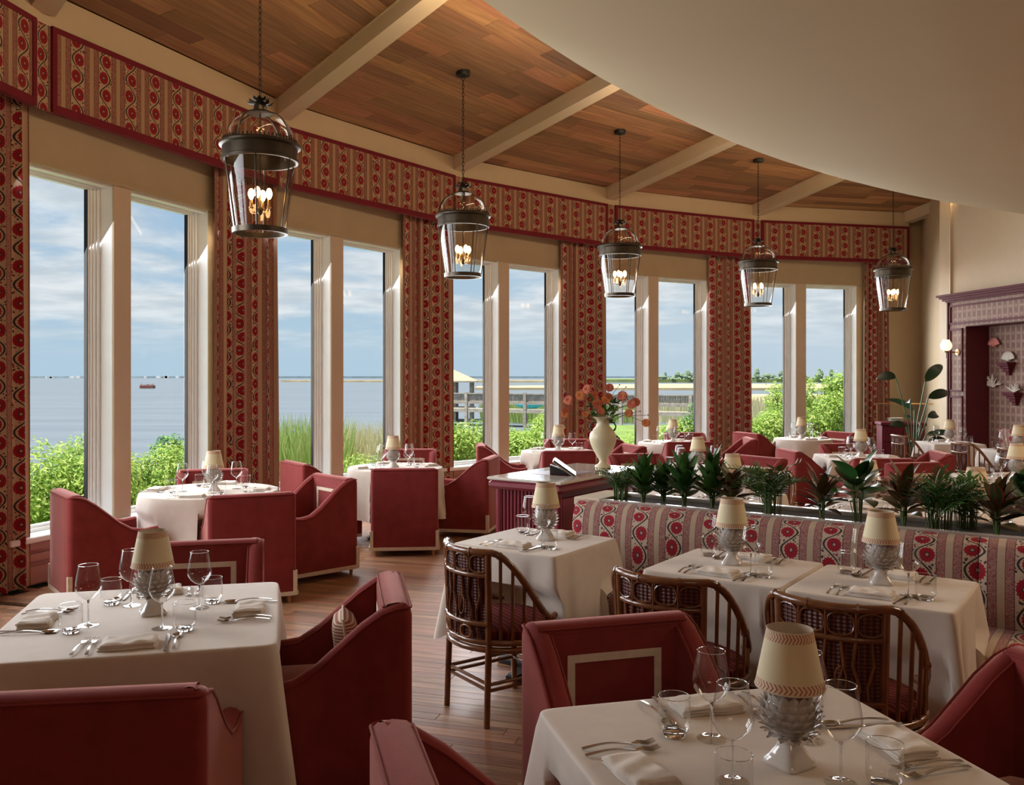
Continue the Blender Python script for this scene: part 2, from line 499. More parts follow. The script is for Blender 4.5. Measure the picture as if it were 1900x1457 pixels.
    def prism(s, poly, z0, z1, M=None):
        n = len(poly)
        v = [(x, y, z0) for x, y in poly] + [(x, y, z1) for x, y in poly]
        f = [tuple(range(n - 1, -1, -1)), tuple(range(n, 2 * n))] + [(i, (i + 1) % n, n + (i + 1) % n, n + i) for i in range(n)]
        uv = []
        for k in range(2):
            acc = 0
            for i, (x, y) in enumerate(poly):
                uv.append((acc, (z0, z1)[k])); acc += hypot(poly[(i + 1) % n][0] - x, poly[(i + 1) % n][1] - y)
        return s.add(v, f, uv, M)
    def mesh(s, name, mat, smooth=None):
        me = bpy.data.meshes.new(name)
        me.from_pydata([tuple(p) for p in s.v], [], s.f)
        if any(u != (0.0, 0.0) for u in s.uv):
            L = me.uv_layers.new(name='UVMap')
            idx = [0] * len(me.loops); me.loops.foreach_get('vertex_index', idx)
            flat = []
            for i in idx: flat += [s.uv[i][0], s.uv[i][1]]
            L.data.foreach_set('uv', flat)
        me.materials.append(MATS[mat])
        if smooth:
            me.polygons.foreach_set('use_smooth', [True] * len(me.polygons))
            me.set_sharp_from_angle(angle=radians(smooth))
        me.update()
        return me
    def obj(s, name, mat, parent=None, smooth=None, **k):
        return ob(name, s.mesh(name, mat, smooth), parent, **k)

def ob(name, me, parent=None, loc=None, rot=None, scale=None, kind=None, label=None, cat=None, group=None):
    o = bpy.data.objects.new(name, me); COL.objects.link(o)
    if parent is not None: o.parent = parent
    if loc is not None: o.location = loc
    if rot is not None: o.rotation_euler = rot
    if scale is not None: o.scale = scale if hasattr(scale, '__len__') else (scale,) * 3
    return tag(o, label, cat, group, kind)
def tag(o, label=None, cat=None, group=None, kind=None):
    if label: o['label'] = label
    if cat: o['category'] = cat
    if group: o['group'] = group
    if kind: o['kind'] = kind
    return o
def thing(name, label, cat, loc=(0, 0, 0), rotz=0.0, group=None):
    o = ob(name, None, None, loc, (0, 0, rotz)); o.empty_display_size = .1
    return tag(o, label, cat, group)
def dup(root, loc, rotz, label, group=None, scale=None):
    r = root.copy(); COL.objects.link(r); r.location = loc; r.rotation_euler = (0, 0, rotz); r['label'] = label
    if group: r['group'] = group
    if scale: r.scale = (scale,) * 3
    for ch in list(root.children):
        c = ch.copy(); COL.objects.link(c); c.parent = r
        for g in list(ch.children):
            d = g.copy(); COL.objects.link(d); d.parent = c
    return r
class Maker:
    """first call moves the prototype itself, later calls copy it"""
    def __init__(s, root): s.root, s.used = root, False
    def __call__(s, loc, rotz, label, group=None, scale=None):
        if not s.used:
            s.used = True; o = s.root; o.location = loc; o.rotation_euler = (0, 0, rotz); o['label'] = label
            if group: o['group'] = group
            if scale: o.scale = (scale,) * 3
            return o
        return dup(s.root, loc, rotz, label, group, scale)
def struct(name, mb, mat, parent=None, smooth=None, kind='structure'):
    return mb.obj(name, mat, parent, smooth, kind=(kind if parent is None else None))
def v2(a): return (a.x, a.y)
def lerp(a, b, t): return a + (b - a) * t
def sst(a, b, x):
    t = min(1, max(0, (x - a) / (b - a))); return t * t * (3 - 2 * t)
def frame_m(o, ux, z=0.0):
    """matrix: local x along ux (plan), y = left of it, origin o"""
    ux = Vector((ux.x, ux.y, 0)).normalized(); uy = Vector((-ux.y, ux.x, 0))
    return Matrix(((ux.x, uy.x, 0, o.x), (ux.y, uy.y, 0, o.y), (0, 0, 1, z), (0, 0, 0, 1)))

# ------------------------------------------------------------------ floor with planks
FANG = radians(-17.0)                       # direction the boards run
fd = Vector((cos(FANG), sin(FANG), 0)); fn = Vector((-fd.y, fd.x, 0))
inside_pts = [wring(k, .32) for k in range(-2, 6)]
mb = MB(); poly = [v2(p) for p in inside_pts] + [(8.25, 17.25), (9.3, 9.5), (9.6, -6), (-5.5, -6)]
mb.prism(poly, -.16, -.02)
floor_o = struct('floor', mb, 'soil')
PW = .082
rng = random.Random(3)
boards = []
# boards cover the room; the 300 nearest the visible aisle are single parts
for r in range(-75, 190):
    off = r * PW; s = -9.0 - rng.random() * 1.4
    while s < 11:
        L = rng.uniform(.7, 1.7)
        c = fd * (s + L / 2) + fn * off
        if -4.6 < c.x < 9.0 and -5.4 < c.y < 17.0: boards.append((c.x, c.y, L))
        s += L
def in_room(x, y):
    if y > 9.5 and x > 8.3: return False
    return hypot(x - CX, y - CY) < RAD * cos(HALF) + .25 or (x > CX)
boards = [b for b in boards if in_room(b[0], b[1])]
def aisle(b):
    # how large a board shows: near the aisle between the left tables and the banquette
    return hypot((b[0] + .35) * 1.0, (b[1] - 4.6) * .55)
boards.sort(key=aisle)
lens = [.75, .9, 1.05, 1.2, 1.35, 1.5, 1.65]
pm = {}
for L in lens:
    pm[L] = MB().bbox(-L / 2 + .0008, L / 2 - .0008, -PW / 2 + .0007, PW / 2 - .0007, -.02, 0.0, .0012).mesh('plank', 'floor_wood')
for (x, y, L) in boards[:290]:
    Lq = min(lens, key=lambda q: abs(q - L))
    o = ob('plank', pm[Lq], floor_o, (x, y, 0), (0, 0, FANG), (L / Lq, 1, 1))
mb = MB()
for (x, y, L) in boards[290:]:
    mb.box(-L / 2 + .0008, L / 2 - .0008, -PW / 2 + .0007, PW / 2 - .0007, -.02, 0.0, frame_m(Vector((x, y, 0)), fd))
# a randomised material for the joined far boards, varying board by board
m, nt, bs = newmat('floor_wood_far')
g = nt.nodes.new('ShaderNodeNewGeometry'); r = V(nt, g.outputs['Random Per Island'])
n = noise(nt, coord(nt), 14.0, 5, .6, .5)
c = mix(nt, n.step(.25, .75), (.20, .088, .040), (.46, .235, .125))
hs = nt.nodes.new('ShaderNodeHueSaturation'); link(nt, r * .45 + .78, hs.inputs['Value']); nt.links.new(c.k, hs.inputs['Color'])
nt.links.new(hs.outputs[0], bs.inputs['Base Color']); bs.inputs['Roughness'].default_value = .42
bs.inputs['Coat Weight'].default_value = .15
mb.obj('plank_field', 'floor_wood_far', floor_o, kind='stuff')

# ------------------------------------------------------------------ window wall
SILL, HEAD = .41, 3.45
WALLT = .24            # wall depth from room face to outside
FACE = .20             # room face of the wall, outside the valance line
WL = (wring(0, FACE) - wring(1, FACE)).length
POST = .22; OPEN = 1.115; PIER = (WL - POST - 2 * OPEN) / 2
GL = .125              # glass sits this far behind the room face
win_no = 0
for k in range(-1, 5):
    a, b = wring(k, FACE), wring(k + 1, FACE)
    # local frame: x along the wall (left to right), y outward
    M = frame_m(a, b - a)
    wl = MB()
    slope = math.tan(HALF) * WALLT
    wl.box(0, WL, 0, WALLT, 0, SILL - .05, M)                         # below the sill
    wl.box(0, WL, 0, WALLT, HEAD, 5.0, M)                             # above the head
    wl.add([(0, 0, SILL - .05), (PIER, 0, SILL - .05), (PIER, WALLT, SILL - .05), (-slope, WALLT, SILL - .05), (0, 0, HEAD), (PIER, 0, HEAD), (PIER, WALLT, HEAD), (-slope, WALLT, HEAD)],
           [(3, 2, 1, 0), (4, 5, 6, 7), (0, 1, 5, 4), (1, 2, 6, 5), (2, 3, 7, 6), (3, 0, 4, 7)], None, M)
    q = WL - PIER
    e = WL + (1.1 if k == 4 else 0)
    wl.add([(q, 0, SILL - .05), (e, 0, SILL - .05), (e + slope, WALLT, SILL - .05), (q, WALLT, SILL - .05), (q, 0, HEAD), (e, 0, HEAD), (e + slope, WALLT, HEAD), (q, WALLT, HEAD)],
           [(3, 2, 1, 0), (4, 5, 6, 7), (0, 1, 5, 4), (1, 2, 6, 5), (2, 3, 7, 6), (3, 0, 4, 7)], None, M)
    if k == 4:
        wl.box(WL, e, 0, WALLT, 0, SILL - .05, M); wl.box(WL, e, 0, WALLT, HEAD, 5.0, M)
    ws = struct('wall_window_%d' % (k + 2), wl, 'cream_paint')
    # skirting convector with slots under the sill
    bb = MB(); bb.box(0.02, WL - .02, -.05, 0, .02, .16, M); bb.box(0.02, WL - .02, -.04, 0, .20, .26, M); bb.box(.02, WL - .02, -.05, 0, .30, SILL - .05, M)
    bb.box(.02, WL - .02, -.012, 0, .10, .34, M)
    struct('baseboard_window_%d' % (k + 2), bb, 'base_paint')
    st = MB(); st.bbox(PIER - .04, WL - PIER + .04, -.09, GL + .02, SILL - .05, SILL, .008, M)
    struct('trim_sill_%d' % (k + 2), st, 'white_paint')
    pt = MB(); pt.bbox(PIER + OPEN, PIER + OPEN + POST, -.012, GL + .06, SILL, HEAD, .006, M)
    struct('trim_post_%d' % (k + 2), pt, 'post_paint')
    for w in range(2):
        win_no += 1
        x0 = PIER + w * (OPEN + POST); x1 = x0 + OPEN
        jm = MB()                        # white splayed reveal on the right, plain on the left, soffit on top
        jm.prism([(x1 - .055, GL), (x1 - .004, .004), (x1, .004), (x1, GL + .05), (x1 - .055, GL + .05)], SILL, HEAD, M)
        jm.box(x0, x0 + .008, .005, GL, SILL, HEAD, M); jm.box(x0, x1, .02, GL + .04, HEAD - .03, HEAD, M)
        wo = struct('window_%d' % win_no, jm, 'white_paint')
        fr = MB(); r = x1 - .055         # stepped sash stile
        for (a_, b_, y0, y1) in ((r - .030, r, GL - .030, GL + .05), (r - .058, r - .034, GL - .020, GL + .05), (r - .082, r - .062, GL - .008, GL + .05), (r - .108, r - .084, GL + .004, GL + .05)):
            fr.bbox(a_, b_, y0, y1, SILL, HEAD - .03, .003, M)
        fr.box(r - .105, r, GL + .012, GL + .045, SILL, HEAD - .03, M)
        for (wd, y0) in ((.03, GL - .02), (.055, GL)):
            fr.bbox(x0, r, y0, GL + .05, SILL, SILL + wd, .003, M); fr.bbox(x0, r, y0, GL + .05, HEAD - .03 - wd * .7, HEAD - .03, .003, M)
        fr.obj('sash_frame', 'white_paint', wo)
        MB().box(r - .116, r - .108, GL + .004, GL + .04, SILL + .05, HEAD - .06, M).obj('gasket', 'black_iron', wo)
        MB().box(x0 + .004, r - .112, GL + .018, GL + .024, SILL + .05, HEAD - .06, M).obj('pane', 'pane', wo)
    # roller shade rolled down below the valance
    sh = MB(); 
    zb, zt = HEAD + .03, 4.4
    sh.grid(lambda s, t: M @ Vector((PIER - .16 + s * (WL - 2 * PIER + .32), -.014 - .016 * sst(.28, .62, t), lerp(zb, zt, t))), 2, 18)
    sh.grid(lambda s, t: M @ Vector((PIER - .16 + s * (WL - 2 * PIER + .32), -.006 - .016 * sst(.28, .62, t), lerp(zb, zt, t))), 2, 18, flip=True)
    sh.box(PIER - .16, WL - PIER + .16, -.026, -.004, zb - .035, zb + .005, M)
    nm = ['leftmost', 'left', 'second', 'third', 'fourth', 'last'][k + 1]
    tagtxt = {-1: 'cream roller shade over the window bay outside the left picture edge', 0: 'cream roller shade above the two big panes at far left',
              1: 'cream roller shade above the second window bay, behind the two largest lanterns', 2: 'cream roller shade above the window bay left of the flower vase',
              3: 'cream roller shade above the window bay right of the flower vase', 4: 'cream roller shade above the last window bay near the tall plant'}[k]
    sh.obj('roller_shade', 'shade_cloth', None, 40, label=tagtxt, cat='shade')

# fascia band over the valances
mb = MB()
for k in range(-1, 5):
    a, b = ring(k, .02), ring(k + 1, .02); c, d = ring(k, .35), ring(k + 1, .35)
    mb.add([(a.x, a.y, 4.50), (b.x, b.y, 4.50), (d.x, d.y, 4.50), (c.x, c.y, 4.50), (a.x, a.y, 4.84), (b.x, b.y, 4.84), (d.x, d.y, 4.84), (c.x, c.y, 4.84)],
           [(3, 2, 1, 0), (4, 5, 6, 7), (0, 1, 5, 4), (2, 3, 7, 6), (1, 2, 6, 5), (3, 0, 4, 7)])
struct('trim_fascia', mb, 'cream_paint')

# ------------------------------------------------------------------ ceiling: beams and planked bays
SLOPE = .14
def cz(dd): return 4.84 + SLOPE * dd
bdir = {0: (.66, -.75), 1: (.638, -.77), 2: (.626, -.78), 3: (.55, -.835), 4: (.43, -.90), 5: (.367, -.93), -1: (.75, -.66)}
inn = lambda k: (Vector((CX, CY, 0)) - (ring(k) + ring(k + 1)) / 2).normalized()
for k in range(0, 6):
    o = ring(k); dr = Vector((*bdir[k], 0)).normalized()
    nin = (Vector((CX, CY, 0)) - o).normalized(); ds = dr.dot(nin)
    mb = MB(); lat = Vector((-dr.y, dr.x, 0)); L = 6.2
    for w, z0, z1 in ((.10, -.19, .10), (.115, -.03, .10)):
        vs = []
        for s in (-.02, L):
            zc_ = cz(s * ds)
            for sg in (-1, 1):
                p = o + dr * s + lat * (w * sg)
                vs += [(p.x, p.y, zc_ + z0), (p.x, p.y, zc_ + z1)]
        mb.add(vs, [(0, 1, 3, 2), (4, 6, 7, 5), (0, 2, 6, 4), (1, 5, 7, 3), (0, 4, 5, 1), (2, 3, 7, 6)])
    struct('trim_beam_%d' % (k + 1), mb, 'white_paint' if False else 'cream_paint')
rng = random.Random(11)
CPW = .185
for k in range(-1, 5):
    a, b = ring(k), ring(k + 1); ux = (b - a).normalized(); nin = inn(k); Lf = (b - a).length
    back = MB()
    def cpt(s, dd, z=0.0):
        p = a + ux * s + nin * dd; return (p.x, p.y, cz(dd) + z)
    dl = Vector((*bdir[k], 0)).normalized(); drr = Vector((*bdir[k + 1], 0)).normalized()
    sl = lambda dd: dl.dot(ux) / dl.dot(nin) * dd
    sr = lambda dd: Lf + drr.dot(ux) / drr.dot(nin) * dd
    D = 5.4
    back.add([cpt(sl(-.3) , -.3, .03), cpt(sr(-.3), -.3, .03), cpt(sr(D), D, .03), cpt(sl(D), D, .03)], [(0, 1, 2, 3)])
    back.add([cpt(sl(-.3) , -.3, .10), cpt(sr(-.3), -.3, .10), cpt(sr(D), D, .10), cpt(sl(D), D, .10)], [(3, 2, 1, 0)])
    bay = struct('ceiling_bay_%d' % (k + 2), back, 'ceiling_wood')
    tilt = math.atan(SLOPE)
    # local frame of a plank: x along the facet, y inward-up, z normal
    Mx = Matrix((-ux, (nin * cos(tilt) + Vector((0, 0, sin(tilt)))), (Vector((0, 0, cos(tilt))) - nin * sin(tilt)))).transposed()
    eul = Mx.to_euler()
    row = 0; dd = .0
    while dd < D:
        d0, d1 = dd, dd + CPW
        s0 = min(sl(d0), sl(d1)); s1 = max(sr(d0), sr(d1))
        s = s0 - rng.random() * .9
        while s < s1:
            Lp = rng.uniform(.9, 1.9)
            x0, x1 = max(s, s0), min(s + Lp, s1)
            if x1 - x0 > .05:
                key = round(x1 - x0, 2)
                p = Vector(cpt((x0 + x1) / 2, (d0 + d1) / 2, rng.uniform(.0, .004)))
                if 'cp' not in globals(): cp = {}
                if key not in cp:
                    cp[key] = MB().bbox(-key / 2 + .001, key / 2 - .001, -CPW / 2 / cos(tilt) * .995, CPW / 2 / cos(tilt) * .995, 0, .022, .003).mesh('ceiling_plank', 'ceiling_wood')
                ob('ceiling_plank', cp[key], bay, p, eul)
            s += Lp
        dd += CPW; row += 1

# dropped ceiling with a wide rounded rim
SCX, SCY = 14.9, -2.03
prof = [(17.75, 6.4), (17.70, 5.6), (17.60, 5.05), (17.42, 4.66), (17.15, 4.36), (16.75, 4.12), (16.2, 3.95), (15.5, 3.84), (14.6, 3.78), (13.5, 3.76), (9.0, 3.76), (0.0, 3.76)]
mb = MB()
a0, a1, NS = radians(62), radians(215), 96
mb.grid(lambda s, t: (SCX + prof[round(t * 11)][0] * cos(lerp(a0, a1, s)), SCY + prof[round(t * 11)][0] * sin(lerp(a0, a1, s)), prof[round(t * 11)][1]), NS, 11)
# smooth profile by resampling
mb = MB()
def prof_at(t):
    x = t * (len(prof) - 1); i = min(int(x), len(prof) - 2); f = x - i
    P0 = prof[max(i - 1, 0)]; P1 = prof[i]; P2 = prof[i + 1]; P3 = prof[min(i + 2, len(prof) - 1)]
    def cr(a, b, c, d): return .5 * (2 * b + (c - a) * f + (2 * a - 5 * b + 4 * c - d) * f * f + (3 * b - a - 3 * c + d) * f ** 3)
    return cr(P0[0], P1[0], P2[0], P3[0]), cr(P0[1], P1[1], P2[1], P3[1])
def sof(s, t):
    r, z = prof_at(t); a = lerp(a0, a1, s)
    return (SCX + r * cos(a), SCY + r * sin(a), z)
mb.grid(sof, NS, 55)
struct('ceiling_dropped', mb, 'soffit_paint', smooth=80)

# roof, unseen eave added to block the sun, and unseen back of the room
rf = MB()
pts = [ring(k, 1.75) for k in range(-4, 7)] + [Vector((14, 14, 0)), Vector((14, -8, 0)), Vector((-6, -8, 0))]
rf.prism([v2(p) for p in pts], 6.6, 6.8)
struct('ceiling_roof', rf, 'roof_tan')
ev = MB()
for k in range(-4, 6):
    a, b, c, d = ring(k, .3), ring(k + 1, .3), ring(k + 1, 1.75), ring(k, 1.75)
    ev.add([(a.x, a.y, 4.9), (b.x, b.y, 4.9), (c.x, c.y, 4.35), (d.x, d.y, 4.35), (a.x, a.y, 5.1), (b.x, b.y, 5.1), (c.x, c.y, 6.7), (d.x, d.y, 6.7)],
           [(0, 1, 2, 3), (3, 2, 6, 7)])
struct('trim_shading_eave', ev, 'white_paint')
bk = MB(); bk.box(-6, 11, -5.6, -5.4, 0, 6.6)
struct('wall_back', bk, 'base_paint')
bl = MB()
for (p, q) in ((ring(-4 + WSH, .2), wring(-1, .2)),):
    u_ = (q - p); bl.box(0, u_.length, 0, .3, 0, 6.6, frame_m(p, u_))
bl.box(-5.9, -5.5, -5.6, ring(-4 + WSH, .2).y + .5, 0, 6.6)
struct('wall_left', bl, 'cream_paint')
# ------------------------------------------------------------------ right wall
wr = MB()
RW = [Vector((8.22, 17.75, 0)), Vector((8.22, 17.2, 0)), Vector((7.42, 14.62, 0))]
nd = Vector((.134, -.991, 0)).normalized()          # along the niche wall, towards the camera
nn = Vector((nd.y, -nd.x, 0))                       # points into the room (left)
nn = -nn if nn.x > 0 else nn
N0 = Vector((7.40, 14.55, 0))                       # left end of the niche joinery
ang_u = (RW[2] - RW[1]); La = ang_u.length
Mw = frame_m(RW[1], ang_u)
wr.box(-.3, La + .1, 0, .3, 0, 6.6, Mw)
Mn = frame_m(N0 - nn * .02, nd)
wr.box(-.3, 9.5, .42, .7, 0, 6.6, Mn)
wr.box(-.3, .42, .0, .45, 0, 3.02, Mn); wr.box(-.3, 9.5, .0, .45, 3.02, 6.6, Mn)
struct('wall_right', wr, 'cream_paint')
wb = MB(); wb.box(-5.6 + 15.5, -5.6 + 15.7, -5.6, 6.0, 0, 6.6)
struct('wall_far_right', wb, 'maroon')
# ------------------------------------------------------------------ valances
ZB, ZT = 3.87, 4.565
BAY = {-1: 'at the left picture edge', 0: 'above the far left window bay', 1: 'above the second window bay, between the largest lanterns',
       2: 'above the third window bay, left of the flower vase', 3: 'above the fourth window bay, right of the flower vase', 4: 'above the last window bay, nearest the corner'}
for k in range(-1, 5):
    a, b = ring(k), ring(k + 1); L = (b - a).length; M = frame_m(a, b - a)
    t = thing('valance', 'printed pelmet with dark red edging ' + BAY[k], 'valance', (0, 0, 0), 0, 'pelmets over the windows')
    e0, e1 = .085, L - (.085 if k < 4 else 0)
    mb = MB(); mb.grid(lambda s, q: M @ Vector((lerp(e0, e1, s), 0, lerp(ZB, ZT, q))), 1, 1, lambda s, q: (lerp(e0, e1, s), lerp(ZB, ZT, q)))
    mb.grid(lambda s, q: M @ Vector((lerp(e0, e1, s), .05, lerp(ZB, ZT, q))), 1, 1, lambda s, q: (lerp(e0, e1, s), lerp(ZB, ZT, q)), flip=True)
    mb.obj('fabric_panel', 'print_valance', t)
    MB().box(e0, e1, -.008, .055, ZB - .004, ZB + .062, M).obj('bottom_trim', 'velvet_trim', t)
    MB().box(e0, e1, -.008, .055, ZT - .042, ZT + .004, M).obj('top_trim', 'velvet_trim', t)
    for x in (e0, e1 - .045): MB().box(x, x + .045, -.010, .055, ZB, ZT, M).obj('side_trim', 'velvet_trim', t)
    if k == 4: MB().box(e1 - .01, e1, -.008, .22, ZB, ZT, M).obj('return_panel', 'velvet_trim', t)
    if k >= 0:
        c0, c1 = ring(k, .012), None
        t2 = thing('valance_strip', 'narrow printed strip at the pelmet joint ' + {0: 'nearest the left curtain', 1: 'behind the largest lantern', 2: 'behind the second lantern',
                   3: 'behind the third lantern', 4: 'behind the fourth lantern'}[k], 'valance', (0, 0, 0), 0, 'pelmet joint strips')
        u0 = (ring(k, .012) - ring(k - 1, .012)).normalized(); u1 = (ring(k + 1, .012) - ring(k, .012)).normalized()
        p0, p1, p2 = c0 - u0 * .083, c0, c0 + u1 * .083
        mb = MB(); v = []; uv = []
        for i, p in enumerate((p0, p1, p2)):
            for z in (ZB - .01, ZT): v.append((p.x, p.y, z)); uv.append((.0502 - .1 + i * .1, z))
        mb.add(v, [(0, 2, 3, 1), (2, 4, 5, 3)], uv)
        mb.obj('fabric_strip', 'print_valance', t2)

# ------------------------------------------------------------------ curtains
def curtain(k, label, seed, s0=-.42, s1=.52):
    """a full-length printed curtain hanging at wall corner k"""
    rg = random.Random(seed)
    c = wring(k, .112); ul = (wring(k, .112) - wring(k - 1, .112)).normalized(); ur = (wring(k + 1, .112) - wring(k, .112)).normalized()
    t = thing('curtain', label, 'curtain', (c.x, c.y, 0), 0, 'printed curtains between the windows')
    nf = 6; ph = rg.random() * 6; amp = [rg.uniform(.7, 1.25) for _ in range(12)]
    def pt(s, q):
        x = lerp(s0, s1, s)
        x += (.04 * (1 - q)) * (1 if s > .5 else .3) * (s - .5) * 2
        base = (ul if x < 0 else ur) * x
        nrm = Vector((CX, CY, 0)) - c; nrm.normalize()
        w = s * nf * 2 * pi + ph + .25 * sin(3 * q + s * 5)
        d = .027 * amp[int(s * nf) % 12] * sin(w) + .006 * sin(2.3 * w + 1)
        p = base + nrm * d + base.normalized() * (.016 * cos(w) if abs(x) > .02 else 0)
        return (p.x, p.y, .02 + q * 3.92)
    mb = MB(); mb.grid(pt, 110, 10, lambda s, q: (s * 1.46, q * 3.92))
    mb.obj('fabric', 'print_curtain', t, 60)
    lin = MB(); lin.grid(lambda s, q: tuple(Vector(pt(s * .985 + .0075, q)) - (Vector((CX, CY, 0)) - c).normalized() * .014), 60, 4, flip=True)
    lin.obj('lining', 'shade_cloth', t, 60)
    return t
for k, lb in ((0, 'full-length red printed curtain at the left picture edge'), (1, 'full-length red printed curtain hanging below the largest lantern'),
              (2, 'full-length red printed curtain hanging beside the second lantern'), (3, 'full-length red printed curtain behind the flower vase'),
              (4, 'full-length red printed curtain between the third and fourth lanterns'), (5, 'full-length red printed curtain in the far corner by the console')):
    curtain(k, lb, 20 + k, s1=(.52 if k < 5 else .22), s0=(-.42 if k < 5 else -.30))

# ------------------------------------------------------------------ lanterns
def make_lantern(zc_top):
    t = thing('lantern', 'x', 'lantern', (0, 0, 0), 0, 'glass pendant lanterns along the window wall')
    rb, rt = .198, .274
    MB().lathe([(rb, .02), (rt, .56)], 32).obj('body_glass', 'lantern_glass', t, 60)
    MB().lathe([(rb - .012, -.012), (rb + .012, -.012), (rb + .014, .03), (rb - .006, .03), (rb - .012, -.012)], 32).obj('bottom_ring', 'bronze', t, 40)
    for i in range(6):
        a = 2 * pi * i / 6 + .25
        MB().tube([(rb * cos(a) * 1.01, rb * sin(a) * 1.01, .02), (rt * cos(a) * 1.01, rt * sin(a) * 1.01, .56)], .006, 5).obj('glazing_bar', 'bronze', t)
    MB().lathe([(rt - .006, .545), (rt + .016, .545), (rt + .018, .565), (rt + .006, .572), (rt + .012, .65), (rt + .034, .66), (rt + .036, .675), (rt + .02, .688), (rt + .004, .688), (rt - .006, .66), (rt - .006, .545)], 40).obj('gallery_band', 'bronze', t, 40)
    fr = MB()
    for i in range(56):
        a = 2 * pi * i / 56; M = Matrix.Rotation(a, 4, 'Z')
        fr.box(rt + .002, rt + .010, -.006, .006, .685, .712, M)
    fr.obj('crenellation', 'bronze', t)
    dome = [(.268, .688), (.262, .74), (.242, .80), (.205, .855), (.155, .895), (.10, .918), (.055, .926)]
    MB().lathe(dome, 32).obj('dome_glass', 'lantern_glass', t, 80)
    for i in range(4):
        a = 2 * pi * i / 4 + .25
        MB().tube([((r + .004) * cos(a), (r + .004) * sin(a), z) for r, z in dome], .008, 5).obj('dome_rib', 'bronze', t, 40)
    cr = MB(); cr.lathe([(.001, .915), (.10, .918), (.085, .935), (.052, .945), (.046, .99), (.06, 1.0), (.001, 1.0)], 20)
    for i in range(8):
        a = 2 * pi * i / 8; M = Matrix.Rotation(a, 4, 'Z')
        cr.add([(.03, -.025, .985), (.03, .025, .985), (.085, .018, .995), (.108, 0, 1.018), (.085, -.018, .995)], [(0, 1, 2, 3, 4)], None, M)
        cr.add([(.01, -.018, 1.02), (.01, .018, 1.02), (.05, .014, 1.03), (.066, 0, 1.05), (.05, -.014, 1.03)], [(0, 1, 2, 3, 4)], None, M)
    cr.lathe([(.001, 1.0), (.018, 1.0), (.03, 1.02), (.02, 1.05), (.001, 1.06)], 12)
    cr.obj('crown', 'bronze', t, 30)
    MB().lathe([(0, .40), (.004, .92)], 8).obj('rod', 'bronze', t)
    hub = MB(); hub.lathe([(0, .13), (.012, .14), (.022, .165), (.016, .19), (.006, .21), (.006, .92)], 10)
    hub.obj('hub', 'bronze', t, 40)
    for i in range(4):
        a = 2 * pi * i / 4 + .6; c, s = cos(a), sin(a)
        MB().tube([(0, 0, .17), (.03 * c, .03 * s, .155), (.06 * c, .06 * s, .16), (.07 * c, .07 * s, .19)], .005, 5).obj('arm', 'brass', t, 40)
        MB().lathe([(.0, .19), (.018, .19), (.018, .2), (.011, .2), (.011, .255), (0, .255)], 10, Matrix.Translation((.07 * c, .07 * s, 0))).obj('candle_sleeve', 'brass', t, 40)
        MB().lathe([(.004, .255), (.014, .265), (.024, .29), (.024, .31), (.015, .335), (.0, .345)], 12, Matrix.Translation((.07 * c, .07 * s, 0))).obj('bulb', 'bulb', t, 60)
    # chain of open links up to the canopy
    ch = MB(); z = 1.055; i = 0
    while z < zc_top - .02:
        pts = []
        for j in range(10):
            q = 2 * pi * j / 10
            x, zz = .011 * cos(q), .028 * sin(q)
            pts.append((x, 0, zz) if i % 2 == 0 else (0, x, zz))
        ch.tube([Vector(p) + Vector((0, 0, z + .024)) for p in pts], .0035, 4, M=None, close=True)
        z += .043; i += 1
    ch.obj('chain', 'black_iron', t)
    MB().lathe([(0, zc_top - .05), (.02, zc_top - .045), (.075, zc_top - .035), (.08, zc_top - .02), (.08, zc_top + .06), (0, zc_top + .06)], 20).obj('canopy', 'black_iron', t, 40)
    return t
LAN = Maker(make_lantern(5.085 - 2.82))
for (x, y), lb in zip(((-1.83, 6.91), (-.37, 9.92), (1.70, 12.28), (4.08, 13.90), (6.62, 14.88)),
        ('largest bronze and glass pendant lantern, hanging nearest the camera', 'second largest pendant lantern, in front of the second curtain joint', 'middle pendant lantern of five, above the flower vase',
         'fourth pendant lantern from the left, beside the printed curtain', 'smallest and farthest pendant lantern, near the corner plant')):
    LAN((x, y, 2.82), 0.35 * x, lb)

# ------------------------------------------------------------------ niche joinery on the right wall
Mj = frame_m(N0, nd)         # local x towards camera, y = into the wall, z up ; room side is -y
def nuv(mb, x0, x1, z0, z1, y): mb.grid(lambda s, q: Mj @ Vector((lerp(x0, x1, s), y, lerp(z0, z1, q))), 1, 1, lambda s, q: (lerp(x0, x1, s), lerp(z0, z1, q)))
NW = 5.2; OX0, OZ1 = .44, 2.50; TOPZ = 3.02
t = thing('wall_niche', 'wallpapered niche surround with dark red mouldings and cornice on the right wall', 'niche')
fp = MB(); nuv(fp, 0, OX0, 0, TOPZ - .1, -.03); nuv(fp, OX0, NW, OZ1, TOPZ - .1, -.03)
fp.obj('papered_face', 'wallpaper', t)
bp = MB(); nuv(bp, OX0, NW, 0, OZ1, .37); bp.obj('papered_back', 'wallpaper', t)
rv = MB(); rv.box(OX0 - .015, OX0, -.03, .37, 0, OZ1, Mj); rv.box(OX0, NW, -.03, .37, OZ1, OZ1 + .015, Mj); rv.obj('red_reveal', 'maroon_deep', t)
lp = MB(); lp.box(-.02, 0, -.035, .3, 0, TOPZ - .08, Mj); lp.obj('side_panel', 'maroon', t)
def mould(x0, x1, z0, z1, w=.028, nm='panel_moulding'):
    mm = MB(); yy = (-.052, -.03)
    mm.box(x0, x0 + w, *yy, z0, z1, Mj); mm.box(x1 - w, x1, *yy, z0, z1, Mj); mm.box(x0, x1, *yy, z0, z0 + w, Mj); mm.box(x0, x1, *yy, z1 - w, z1, Mj)
    mm.obj(nm, 'maroon', t)
